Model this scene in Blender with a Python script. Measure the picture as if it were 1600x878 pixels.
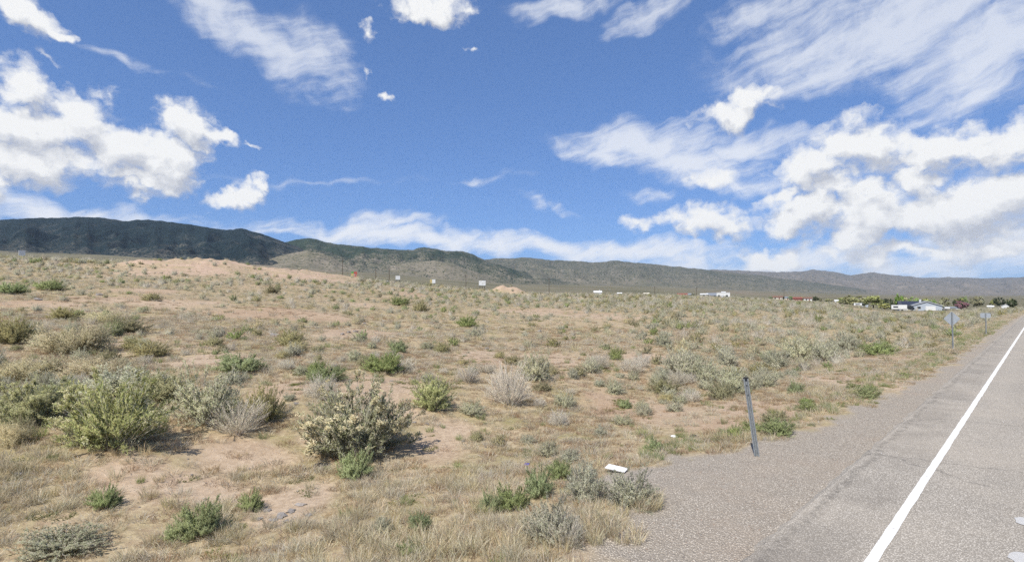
import bpy, math, random
import numpy as np
from mathutils import Vector, Matrix

# ------------------------------------------------------------------ camera, world, sun, exposure
sc = bpy.context.scene
for o in list(bpy.data.objects):
    bpy.data.objects.remove(o)
COL = sc.collection
R = math.radians
F, CX, CY, HZ = 850.0, 800.0, 439.0, 465.0      # focal length and centre in photograph pixels, horizon row
PITCH = math.atan((HZ - CY) / F)
CAMZ = 2.6

cam_d = bpy.data.cameras.new('camera')
cam = bpy.data.objects.new('camera', cam_d)
COL.objects.link(cam)
cam.location = (0, 0, CAMZ)
cam.rotation_euler = (math.pi / 2 + PITCH, 0, 0)
cam_d.sensor_width = 36.0
cam_d.lens = F / 1600.0 * 36.0
cam_d.clip_start = 0.1
cam_d.clip_end = 80000.0
sc.camera = cam

SUN_AZ, SUN_EL = R(-151), R(53)                 # azimuth clockwise from +Y
sdir = Vector((math.sin(SUN_AZ) * math.cos(SUN_EL), math.cos(SUN_AZ) * math.cos(SUN_EL), math.sin(SUN_EL)))
sun_d = bpy.data.lights.new('sun', 'SUN')
sun_d.energy = 3.8
sun_d.angle = R(0.53)
sun_d.color = (1.0, 0.955, 0.88)
sun = bpy.data.objects.new('sun', sun_d)
COL.objects.link(sun)
sun.rotation_euler = (-sdir).to_track_quat('-Z', 'Y').to_euler()
sun.location = (0, 0, 60)

sc.view_settings.view_transform = 'Standard'
sc.view_settings.look = 'None'
sc.view_settings.exposure = 0.58
sc.view_settings.gamma = 1.0
sc.view_settings.use_curve_mapping = False
sc.render.engine = 'CYCLES'
sc.cycles.use_denoising = False
sc.cycles.max_bounces = 5
sc.cycles.diffuse_bounces = 3
sc.cycles.transparent_max_bounces = 8
sc.cycles.volume_bounces = 0
sc.cycles.use_adaptive_sampling = True
sc.cycles.adaptive_threshold = 0.012
sc.cycles.adaptive_min_samples = 10

def ray(px, py):
    a, b = (px - CX) / F, (CY - py) / F
    return np.array([a, math.cos(PITCH) - b * math.sin(PITCH), math.sin(PITCH) + b * math.cos(PITCH)])

def azel(px, py):
    d = ray(px, py); d = d / np.linalg.norm(d)
    return math.atan2(d[0], d[1]), math.asin(d[2])

# ---- world: physical sky with drifting clouds, written in azimuth and elevation
W = bpy.data.worlds.new('World')
sc.world = W
W.use_nodes = True
wt = W.node_tree
wt.nodes.clear()

class NT:
    """small helper that writes node trees"""
    def __init__(s, t): s.t = t
    def n(s, typ, **k):
        nd = s.t.nodes.new(typ)
        for a, b in k.items(): setattr(nd, a, b)
        return nd
    def put(s, sock, v):
        if v is None: return
        if isinstance(v, bpy.types.NodeSocket): s.t.links.new(v, sock)
        else:
            try: sock.default_value = v
            except Exception: sock.default_value = tuple(v) + (1.0,)
    def m(s, op, a, b=None, c=None, clamp=False):
        nd = s.n('ShaderNodeMath', operation=op, use_clamp=clamp)
        s.put(nd.inputs[0], a); s.put(nd.inputs[1], b); s.put(nd.inputs[2], c)
        return nd.outputs[0]
    def v(s, op, a, b=None, out=0, scale=None):
        nd = s.n('ShaderNodeVectorMath', operation=op)
        s.put(nd.inputs[0], a); s.put(nd.inputs[1], b)
        if scale is not None: s.put(nd.inputs['Scale'], scale)
        return nd.outputs[out]
    def noise(s, vec, scale, detail=4, rough=.55, out=0, lac=2.0, dist=0.0, dim='3D'):
        nd = s.n('ShaderNodeTexNoise', noise_dimensions=dim)
        s.put(nd.inputs['Vector'], vec); s.put(nd.inputs['Scale'], scale); s.put(nd.inputs['Detail'], detail)
        s.put(nd.inputs['Roughness'], rough); s.put(nd.inputs['Lacunarity'], lac); s.put(nd.inputs['Distortion'], dist)
        return nd.outputs[out]
    def vor(s, vec, scale, out='Distance', feature='F1', rnd=1.0):
        nd = s.n('ShaderNodeTexVoronoi', feature=feature)
        s.put(nd.inputs['Vector'], vec); s.put(nd.inputs['Scale'], scale); s.put(nd.inputs['Randomness'], rnd)
        return nd.outputs[out]
    def mix(s, fac, a, b, blend='MIX'):
        nd = s.n('ShaderNodeMix', data_type='RGBA', blend_type=blend)
        nd.clamp_factor = True
        s.put(nd.inputs[0], fac); s.put(nd.inputs[6], a); s.put(nd.inputs[7], b)
        return nd.outputs[2]
    def ss(s, x, lo, hi, tlo=0.0, thi=1.0):
        nd = s.n('ShaderNodeMapRange', interpolation_type='SMOOTHSTEP')
        s.put(nd.inputs['Value'], x)
        for i, q in zip((1, 2, 3, 4), (lo, hi, tlo, thi)): s.put(nd.inputs[i], q)
        return nd.outputs[0]
    def lin(s, x, lo, hi, tlo=0.0, thi=1.0):
        nd = s.n('ShaderNodeMapRange')
        s.put(nd.inputs['Value'], x)
        for i, q in zip((1, 2, 3, 4), (lo, hi, tlo, thi)): s.put(nd.inputs[i], q)
        return nd.outputs[0]
    def attr(s, name, out='Fac'):
        return s.n('ShaderNodeAttribute', attribute_name=name).outputs[out]

def blob(px, py, rx, ry, rot=0.0, w=1.0):
    """an oval in the sky: centre and radii turned from photograph pixels to angles"""
    a, e = azel(px, py)
    a1, _ = azel(px + 4, py); _, e1 = azel(px, py - 4)
    return (a, e, rx * (a1 - a) / 4, ry * (e1 - e) / 4, R(rot), w)

CUM = [(30, 195, 150, 85), (130, 190, 105, 62), (190, 232, 120, 62), (60, 250, 170, 62), (262, 240, 85, 50), (302, 203, 62, 50, 0, 1.15), (345, 218, 52, 24, -8, .9),
       (205, 292, 72, 34, 0, .85), (-10, 302, 60, 46), (15, 125, 75, 50), (230, 275, 90, 35),
       (362, 313, 66, 30, 0, 1.0), (404, 300, 22, 24, 0, .75), (399, 222, 22, 9, 0, .7),
       (1146, 176, 92, 36, 6, 1.0), (1185, 158, 36, 16, 15, .8),
       (1345, 232, 84, 66, 0, 1.1), (1280, 262, 85, 42), (1470, 228, 110, 46, 0, .9), (1590, 232, 120, 66, 0, 1.0), (1440, 262, 120, 40, 0, .85),
       (1250, 340, 120, 46), (1120, 345, 95, 38, 0, .95), (1370, 335, 150, 66, 0, 1.0), (1520, 325, 190, 82, 0, 1.1), (1650, 330, 160, 90, 0, 1.0), (1330, 300, 90, 42, 0, .9), (1240, 300, 26, 18, 0, .85),
       (1115, 279, 56, 24, 0, .85), (1000, 362, 52, 28, 0, .85), (1195, 400, 64, 24, 0, .95), (1420, 392, 110, 26, 0, .9), (1560, 396, 130, 26, 0, .8), (1300, 396, 40, 18, 0, .6),
       (40, 15, 90, 48, 0, .9), (100, 47, 28, 17, 0, .85), (75, 90, 50, 16, -10, .55), (160, 145, 45, 24, -20, .6),
       (670, 2, 105, 32, 0, .95), (577, 55, 17, 32, 0, .7), (602, 168, 16, 18, 0, .75), (735, 70, 16, 13, 0, .6), (585, 120, 9, 9, 0, .5)]
CUM = [(b[0], b[1], b[2] * 1.14, b[3] * 1.16) + tuple(b[4:]) if b[0] > 1040 and b[1] > 220 else b for b in CUM]
CIR = [(390, 50, 230, 62, -24, 1.05), (480, 85, 110, 60, -20, .85), (330, 5, 170, 40, -12, .9), (520, 130, 60, 22, -10, .6), (880, 2, 110, 30, 0, .9), (1010, 22, 110, 34, 14, .85),
       (1380, 40, 380, 105, 4, 1.15), (1560, 60, 240, 130, 0, 1.2), (1300, 105, 210, 50, 3, .9), (1550, 140, 150, 40, 18, .85), (1460, 172, 130, 22, 14, .6), (1200, 20, 150, 40, 8, .8),
       (1010, 222, 165, 52, -6, 1.3), (1090, 262, 160, 52, -12, 1.2), (1190, 232, 140, 32, 3, .95), (905, 232, 90, 26, -10, .75), (1150, 300, 130, 30, -8, .8), (950, 245, 90, 34, -10, 1.0),
       (200, 100, 190, 14, -7, .5), (470, 290, 300, 9, 2, .3), (750, 280, 90, 10, 5, .42), (826, 310, 30, 14, -20, .5), (880, 318, 60, 9, -8, .42),
       (640, 372, 330, 24, -3, 1.2), (860, 384, 260, 24, -3, 1.2), (430, 362, 160, 15, -2, .75), (110, 330, 260, 26, -2, .95), (620, 350, 100, 18, 0, .95), (1240, 415, 460, 34, 0, 1.05), (1560, 380, 280, 60, 0, .9), (1010, 396, 200, 26, 0, 1.1), (1010, 318, 60, 14, 0, .5)]

cg = bpy.data.node_groups.new('sky_clouds', 'ShaderNodeTree')
cg.interface.new_socket('Vector', in_out='INPUT', socket_type='NodeSocketVector')
cg.interface.new_socket('Density', in_out='OUTPUT', socket_type='NodeSocketFloat')
N = NT(cg)
gi, go = N.n('NodeGroupInput'), N.n('NodeGroupOutput')

def field(N, p, blobs):
    acc = None
    for b in blobs:
        b = blob(*b)
        vm = N.n('ShaderNodeVectorMath', operation='MULTIPLY_ADD')
        if abs(b[4]) < 1e-4:
            N.put(vm.inputs[0], p)
            vm.inputs[1].default_value = (1 / b[2], 1 / b[3], 0)
            vm.inputs[2].default_value = (-b[0] / b[2], -b[1] / b[3], 0)
        else:
            N.t.nodes.remove(vm)
            vm = N.n('ShaderNodeMapping', vector_type='TEXTURE')
            N.put(vm.inputs[0], p)
            vm.inputs['Location'].default_value = (b[0], b[1], 0)
            vm.inputs['Rotation'].default_value = (0, 0, b[4])
            vm.inputs['Scale'].default_value = (b[2], b[3], 1)
        g = N.n('ShaderNodeTexGradient', gradient_type='SPHERICAL')
        N.put(g.inputs[0], vm.outputs[0])
        h = g.outputs[1]
        if b[5] != 1.0: h = N.m('MULTIPLY', h, b[5])
        acc = h if acc is None else N.m('MAXIMUM', acc, h)
    return acc

def elsewhere(N, p, lo, hi, sc_=3.0):
    """the same kind of cloud all round the rest of the sky"""
    nz = N.noise(N.v('MULTIPLY', p, (1, 2.2, 1)), sc_, 3, .5, dim='2D')
    sep = N.n('ShaderNodeSeparateXYZ'); N.put(sep.inputs[0], p)
    side = N.m('MAXIMUM', N.ss(N.m('ABSOLUTE', sep.outputs[0]), .82, 1.1), N.ss(sep.outputs[1], .52, .75))
    return N.m('MULTIPLY', N.ss(nz, lo, hi, 0.0, .62), side)

p0 = gi.outputs[0]
w1 = N.v('SCALE', N.v('SUBTRACT', N.noise(p0, 9.0, 3, .55, out=1, dim='2D'), (.5, .5, .5)), scale=.085)
w2 = N.v('SCALE', N.v('SUBTRACT', N.noise(p0, 40.0, 3, .6, out=1, dim='2D'), (.5, .5, .5)), scale=.026)
p = N.v('MULTIPLY', N.v('ADD', N.v('ADD', p0, w1), w2), (1, 1, 0))
Mk = N.m('MAXIMUM', field(N, p, CUM), elsewhere(N, p, .52, .75))
pn = N.v('MULTIPLY', N.v('ADD', p0, N.v('SCALE', w2, scale=.7)), (1, 1.35, 1))
f1 = N.noise(pn, 15.0, 7, .6, dim='2D')
v1 = N.n('ShaderNodeTexVoronoi', feature='F1', voronoi_dimensions='2D'); N.put(v1.inputs['Vector'], pn); v1.inputs['Scale'].default_value = 26.0
v1.inputs['Detail'].default_value = 2.0; v1.inputs['Roughness'].default_value = .55; v1.normalize = True
puff = N.m('SUBTRACT', .45, v1.outputs['Distance'])
dens = N.m('ADD', N.m('MULTIPLY_ADD', Mk, 1.9, -.46), N.m('MULTIPLY_ADD', N.m('SUBTRACT', f1, .5), 2.3, N.m('MULTIPLY', puff, .75)))
gate = N.ss(Mk, 0.0, .12)
dens = N.m('SUBTRACT', dens, N.m('MULTIPLY', N.m('SUBTRACT', 1.0, gate), .8))
N.put(go.inputs[0], dens)

N = NT(wt)
tc = N.n('ShaderNodeTexCoord')
D = N.v('NORMALIZE', tc.outputs['Generated'])
sx = N.n('ShaderNodeSeparateXYZ'); N.put(sx.inputs[0], D)
az = N.m('ARCTAN2', sx.outputs[0], sx.outputs[1])
el = N.m('ARCSINE', sx.outputs[2])
cb = N.n('ShaderNodeCombineXYZ'); N.put(cb.inputs[0], az); N.put(cb.inputs[1], el)
P = cb.outputs[0]
def dens_at(off):
    g = N.n('ShaderNodeGroup'); g.node_tree = cg
    N.put(g.inputs[0], N.v('ADD', P, off) if off else P)
    return g.outputs[0]
d0 = dens_at(None)
d1 = dens_at((-.012, .026, 0))
ca = N.ss(d0, -.08, .9)
lit = N.m('SUBTRACT', d0, N.m('MULTIPLY', d1, .95))
thick = N.ss(d0, .5, 1.9)
shade = N.m('ADD', N.m('MULTIPLY_ADD', lit, 1.0, .64), N.m('MULTIPLY', thick, -.20), clamp=True)
ccol = N.mix(shade, (3.35, 3.55, 4.05, 1), (5.85, 5.9, 5.95, 1))
# high thin cloud, drawn out along the wind
wv = N.v('SCALE', N.v('SUBTRACT', N.noise(P, 6.0, 3, .6, out=1, dim='2D'), (.5, .5, .5)), scale=.10)
pc = N.v('MULTIPLY', N.v('ADD', P, wv), (1, 1, 0))
Mi = N.m('MAXIMUM', field(N, pc, CIR), elsewhere(N, pc, .5, .8, 2.0))
mp = N.n('ShaderNodeMapping', vector_type='TEXTURE'); N.put(mp.inputs[0], N.v('ADD', P, N.v('SCALE', wv, scale=.45)))
mp.inputs['Rotation'].default_value = (0, 0, R(16)); mp.inputs['Scale'].default_value = (1, .2, 1)
fz = N.noise(mp.outputs[0], 10.0, 6, .62, dim='2D')
fz2 = N.noise(pc, 26.0, 5, .6, dim='2D')
fi = N.m('ADD', N.m('MULTIPLY', fz, .62), N.m('MULTIPLY', fz2, .38))
di = N.m('ADD', N.m('MULTIPLY_ADD', Mi, 1.5, -.22), N.m('MULTIPLY', N.m('SUBTRACT', fi, .5), 3.0))
ia = N.m('MULTIPLY', N.m('MULTIPLY', N.ss(di, -.35, 1.35, 0, .95), N.ss(Mi, .0, .3)), N.lin(el, .12, .36, 1.0, .78))
sky = N.n('ShaderNodeTexSky', sky_type='NISHITA')
sky.sun_disc = False
sky.sun_elevation = SUN_EL
sky.sun_rotation = SUN_AZ % (2 * math.pi)
sky.altitude = 1500
sky.air_density = 1.0
sky.dust_density = 0.6
sky.ozone_density = 4.0
gm = N.n('ShaderNodeGamma'); N.put(gm.inputs[0], sky.outputs[0]); gm.inputs[1].default_value = .55
base = N.mix(1.0, gm.outputs[0], (.78, 1.12, 1.76, 1), 'MULTIPLY')
c1 = N.mix(ia, base, (5.4, 5.6, 6.0, 1))
c2 = N.mix(ca, c1, ccol)
bg = N.n('ShaderNodeBackground')
N.put(bg.inputs[0], c2)
bg.inputs[1].default_value = 0.106
wo = N.n('ShaderNodeOutputWorld')
N.put(wo.inputs[0], bg.outputs[0])
W.cycles.sampling_method = 'MANUAL'
W.cycles.sample_map_resolution = 512

# ------------------------------------------------------------------ helpers: names, meshes, noise, materials
def tag(o, label=None, cat=None, group=None, kind=None):
    if label: o['label'] = label
    if cat: o['category'] = cat
    if group: o['group'] = group
    if kind: o['kind'] = kind
    return o

def mesh_np(name, V, tris=None, quads=None, attrs=None, mats=(), smooth=False, midx=None, normals=None):
    me = bpy.data.meshes.new(name)
    V = np.asarray(V, np.float32)
    me.vertices.add(len(V)); me.vertices.foreach_set('co', V.ravel())
    parts = []; 
    nt = 0 if tris is None else len(tris); nq = 0 if quads is None else len(quads)
    loops = []
    if nt: loops.append(np.asarray(tris, np.int32).ravel())
    if nq: loops.append(np.asarray(quads, np.int32).ravel())
    loops = np.concatenate(loops)
    start = np.concatenate([np.arange(nt) * 3, nt * 3 + np.arange(nq) * 4]).astype(np.int32)
    me.loops.add(len(loops)); me.loops.foreach_set('vertex_index', loops)
    me.polygons.add(nt + nq); me.polygons.foreach_set('loop_start', start)
    me.polygons.foreach_set('use_smooth', np.full(nt + nq, bool(smooth or normals is not None)))
    for m in mats: me.materials.append(m)
    if midx is not None: me.polygons.foreach_set('material_index', np.asarray(midx, np.int32))
    for k, a in (attrs or {}).items():
        a = np.asarray(a, np.float32)
        if a.ndim == 1:
            at = me.attributes.new(k, 'FLOAT', 'POINT'); at.data.foreach_set('value', a)
        else:
            at = me.attributes.new(k, 'FLOAT_COLOR', 'POINT')
            if a.shape[1] == 3: a = np.c_[a, np.ones(len(a), np.float32)]
            at.data.foreach_set('color', a.ravel())
    me.update(calc_edges=True)
    if normals is not None: me.normals_split_custom_set_from_vertices(np.asarray(normals, np.float32))
    return me

def link(name, me, parent=None, loc=None):
    o = bpy.data.objects.new(name, me)
    COL.objects.link(o)
    if parent: o.parent = parent
    if loc is not None: o.location = loc
    return o

def empty(name, loc=(0, 0, 0), rz=0.0):
    o = bpy.data.objects.new(name, None)
    COL.objects.link(o)
    o.location = loc; o.rotation_euler = (0, 0, rz); o.empty_display_size = .2
    return o

_rs = np.random.RandomState(11)
_PERM = np.concatenate([_rs.permutation(512)] * 3)
_GR = _rs.uniform(-1, 1, (512, 2)); _GR /= np.linalg.norm(_GR, axis=1)[:, None]
def perlin(x, y):
    x = np.asarray(x, float); y = np.asarray(y, float)
    xi = np.floor(x).astype(int); yi = np.floor(y).astype(int)
    xf, yf = x - xi, y - yi
    u = xf * xf * xf * (xf * (xf * 6 - 15) + 10); v = yf * yf * yf * (yf * (yf * 6 - 15) + 10)
    def g(ix, iy, dx, dy):
        h = _PERM[_PERM[ix & 511] + (iy & 511)] & 511
        return _GR[h, 0] * dx + _GR[h, 1] * dy
    a = g(xi, yi, xf, yf); b = g(xi + 1, yi, xf - 1, yf)
    c = g(xi, yi + 1, xf, yf - 1); d = g(xi + 1, yi + 1, xf - 1, yf - 1)
    return (a + u * (b - a)) * (1 - v) + (c + u * (d - c)) * v
def fbm(x, y, oct=4, gain=.5):
    s, a = 0, 1.0
    for i in range(oct):
        s = s + a * perlin(x + 17.3 * i, y - 9.1 * i); a *= gain; x = x * 2.03; y = y * 2.03
    return s * 1.4
def ridged(x, y, oct=4):
    s, a = 0, 1.0
    for i in range(oct):
        s = s + a * (1 - np.abs(perlin(x + 31.7 * i, y + 5.3 * i)) * 2.2); a *= .5; x = x * 2.1; y = y * 2.1
    return s / 1.9
def sstep(x, a, b):
    t = np.clip((np.asarray(x, float) - a) / (b - a), 0, 1)
    return t * t * (3 - 2 * t)

def material(name, build, rough=.9, spec=.15):
    m = bpy.data.materials.new(name); m.use_nodes = True
    t = m.node_tree; t.nodes.clear()
    N = NT(t)
    out = N.n('ShaderNodeOutputMaterial'); b = N.n('ShaderNodeBsdfPrincipled')
    b.inputs['Roughness'].default_value = rough
    b.inputs['Specular IOR Level'].default_value = spec
    N.put(out.inputs[0], b.outputs[0])
    build(N, b, out)
    return m
def geo_pos(N): return N.n('ShaderNodeNewGeometry').outputs['Position']
def bump(N, b, h, strength=.5, dist=.02):
    nd = N.n('ShaderNodeBump'); N.put(nd.inputs['Height'], h)
    nd.inputs['Strength'].default_value = strength; nd.inputs['Distance'].default_value = dist
    N.put(b.inputs['Normal'], nd.outputs[0])
def plain(name, col, rough=.7, spec=.2, metal=0.0, wear=.12, scale=6.0):
    def bld(N, b, out):
        nz = N.noise(N.n('ShaderNodeTexCoord').outputs['Object'], scale, 5, .6)
        lo = tuple(c * (1 - wear) for c in col) + (1,); hi = tuple(min(1, c * (1 + wear)) for c in col) + (1,)
        N.put(b.inputs['Base Color'], N.mix(N.ss(nz, .3, .7), lo, hi))
        b.inputs['Metallic'].default_value = metal
    return material(name, bld, rough, spec)

# ------------------------------------------------------------------ the lie of the land
A_ROAD = math.atan2(1631 - CX, F)                       # the road's bearing, clockwise from the view axis
RD = np.array([math.sin(A_ROAD), math.cos(A_ROAD)]); RN = np.array([-RD[1], RD[0]])
def road_us(x, y): return x * RN[0] + y * RN[1], x * RD[0] + y * RD[1]
U_LINE, U_PAVE = 1.27, 2.18

PXC = np.array([-150, 0, 150, 300, 450, 600, 800, 1000, 1200, 1300, 1400, 1500, 1600, 1750.])
YCR = np.array([402, 403, 409, 417, 428, 441.5, 458.5, 460.5, 468, 474, 486, 484, 482, 481.])      # crest row
DCR = np.array([105, 110, 115, 120, 130, 150, 180, 240, 280, 270, 262, 290, 300, 300.])           # crest depth
DIP = np.array([3, 3, 3, 4, 4.5, 4, 3, 2, 1, .5, 0, 0, 0, 0])
Y15 = np.array([397, 398, 404, 411, 423, 436, 453, 459, 464, 466, 469, 470, 470, 470.])
Y30 = np.array([391, 392, 398, 406, 417, 428, 445, 451, 458.5, 461, 463.2, 463.8, 464, 464.])
Y60 = np.array([390, 391, 397, 405, 415, 425, 440, 446, 455, 458.5, 461, 462, 462, 462.])
Y120 = np.array([390, 391, 397, 405, 415, 425, 439, 444, 453, 456.5, 459, 460, 460, 460.])
TP, CP_, SP_ = math.tan(PITCH), math.cos(PITCH), math.sin(PITCH)
def row_z(yrow, D):
    b = (CY - yrow) / F
    return CAMZ + D * (SP_ + b * CP_) / (CP_ - b * SP_)

BUMPS = []      # (x, y, radius along x, radius along y, height)
def ground_z(x, y, fine=True):
    x = np.asarray(x, float); y = np.asarray(y, float)
    r = np.hypot(x, y); az = np.arctan2(x, y)
    azc = np.clip(az, R(-47.5), R(47.5))
    px = CX + F * np.tan(azc); D = np.maximum(r * np.cos(azc), .01)
    I = lambda a: np.interp(px, PXC, a)
    dc, yc, dip = I(DCR), I(YCR), I(DIP)
    zc = row_z(yc, dc)
    t = D / dc
    z_near = zc * np.clip(t, 0, 1) ** 1.28
    kD = [np.log(dc), np.log(dc * 1.45), np.log(np.full_like(dc, 700.)), np.log(1500.), np.log(3000.), np.log(6000.), np.log(12000.)]
    kY = [yc, yc + dip, I(Y15) * .45 + (yc + dip * .8) * .55, I(Y15), I(Y30), I(Y60), I(Y120)]
    L = np.log(np.maximum(D, 1e-2)); yr = kY[-1].copy()
    for i in range(len(kD) - 1, 0, -1):
        f = np.clip((L - kD[i - 1]) / (kD[i] - kD[i - 1]), 0, 1)
        yr = np.where(L < kD[i], kY[i - 1] + (kY[i] - kY[i - 1]) * f, yr)
    z_far = row_z(yr, D)
    z = np.where(t <= 1, z_near, z_far)
    z = z * (1 - sstep(np.abs(az), R(75), R(140)) * .85)
    # undulation
    n = fbm(x / 55, y / 55, 3) * .55 * sstep(r, 25, 90) + fbm(x / 9, y / 9, 3) * .16 * sstep(r, 5, 14)
    z = z + n * (1 - sstep(r, 500, 1500))
    if fine:
        z = z + (fbm(x / 1.6, y / 1.6, 3) * .055 + fbm(x / .35, y / .35, 2) * .014) * (1 - sstep(r, 40, 120))
    for bx, by, rx, ry, h in BUMPS:
        q = ((x - bx) / rx) ** 2 + ((y - by) / ry) ** 2
        z = z + h * np.exp(-q ** 1.6) * (1 + .25 * fbm(x / 3, y / 3, 3))
    # the road bed, its verge and a shallow ditch
    u, s = road_us(x, y)
    ud = np.where(u >= 0, u, np.maximum(-u - 9.0, 0) + 0)
    wu = np.where(u > 0, sstep(u, 3.2, 13.0), sstep(-u, 11, 22))
    ws = sstep(np.abs(s), 75, 190)
    w = np.maximum(wu, ws)
    ditch = -.42 * np.exp(-((u - 8.5) / 3.0) ** 2) * (1 - sstep(r, 40, 90)) - .10 * sstep(u, 3.6, 5.5) * (1 - ws)
    micro = (fbm(x / .5, y / .5, 2) * .012) if fine else 0
    return z * w + ditch * (1 - ws) + np.where(u > U_PAVE, micro, 0) * (1 - w) - .03 * (1 - w)

def hit(px, py):
    """the point of the ground that the photograph shows at a pixel"""
    d = ray(px, py); d = d / d[1]
    Ds = np.exp(np.linspace(math.log(3.0), math.log(900), 1500))
    zz = ground_z(d[0] * Ds, Ds, False); rz = CAMZ + d[2] * Ds
    k = np.where(rz <= zz)[0]
    D = Ds[k[0]] if len(k) else 150.0
    return d[0] * D, D, float(ground_z(d[0] * D, D)), D
def on(px, D):
    x = (px - CX) / F * D
    return x, D, float(ground_z(x, D)), D
def zat(px, py, D):
    d = ray(px, py); return CAMZ + d[2] / d[1] * D

# bare banks: the long pinkish bank on the left and the small heap further along
def add_bump(px, D, wpx, ry, h):
    x = (px - CX) / F * D
    BUMPS.append((x, D, wpx * D / F, ry, h))
add_bump(285, 108, 100, 11, 1.7); add_bump(410, 120, 120, 11, 1.4); add_bump(520, 134, 60, 9, .9)
add_bump(795, 172, 25, 5, 2.5)

# patches of open earth, as pixels of the photograph turned into places on the ground
PATCH = []
for (px, py, rx, ry) in [(440, 612, 45, 22), (395, 715, 95, 40), (300, 765, 110, 35), (610, 608, 80, 20), (640, 640, 40, 25), (690, 690, 60, 40), (450, 790, 60, 40), (200, 740, 60, 30), (480, 690, 40, 20),
                         (230, 470, 150, 7), (60, 475, 90, 6), (430, 490, 140, 10), (560, 478, 60, 5), (840, 488, 90, 7), (940, 494, 70, 5), (560, 522, 70, 10), (230, 455, 60, 4),
                         (1000, 556, 60, 8), (1190, 640, 90, 14), (1380, 560, 60, 8), (1000, 640, 120, 30), (860, 560, 60, 10), (1330, 595, 70, 14), (640, 460, 60, 3), (760, 560, 60, 12), (1110, 660, 60, 14),
                         (200, 535, 50, 8), (330, 560, 60, 10)]:
    x, y, z, D = hit(px, py); _, y1, _, _ = hit(px, py - ry)
    PATCH.append((x, y, rx * D / F, max(y1 - y, .3)))
BANK = [(b[0], b[1], b[2] * 1.05, b[3] * 1.15) for b in BUMPS] + [((q - CX) / F * d, d, w * d / F, l) for q, d, w, l in ((270, 92, 70, 14), (380, 100, 110, 14), (490, 112, 80, 12))]
def bare_at(x, y):
    x = np.asarray(x, float); y = np.asarray(y, float)
    n = fbm(x / 2.5, y / 2.5, 4) * .5
    m = np.zeros_like(x)
    for a, b, rx, ry in PATCH:
        q = np.sqrt(((x - a) / rx) ** 2 + ((y - b) / ry) ** 2)
        m = np.maximum(m, 1 - sstep(q + n, .55, 1.15))
    g = sstep(fbm(x / 14 + 3, y / 14, 4), .15, .55) * .4
    return np.maximum(m, g * (1 - sstep(np.hypot(x, y), 160, 300)))
def bank_at(x, y):
    m = np.zeros_like(np.asarray(x, float)); n = fbm(x / 4, y / 4, 3) * .35
    for a, b, rx, ry in BANK:
        q = np.sqrt(((x - a) / rx) ** 2 + ((y - b) / ry) ** 2)
        m = np.maximum(m, (1 - sstep(q + n, .75, 1.2)) * (1 if ry < 13.5 and b > 104 or rx < 8 else .55))
    return m
# outer edge of the gravel beside the road: it widens into a small pull-off
GS = np.array([-40, 2.0, 4.3, 5.45, 6.8, 7.6, 8.65, 11.6, 18.2, 30, 80, 400.]); GU = np.array([2.5, 2.6, 3.0, 3.7, 4.75, 4.85, 4.55, 3.65, 3.0, 2.85, 2.8, 2.8])
def gravel_at(x, y):
    u, s = road_us(x, y)
    e = np.interp(s, GS, GU) + fbm(np.asarray(x) / 1.1, np.asarray(y) / 1.1, 4) * .5
    left = 1 - sstep(u, e - .28, e + .22)
    return np.where(u > -9.5, left, 1 - sstep(-u, 10.5, 11.5))

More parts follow.
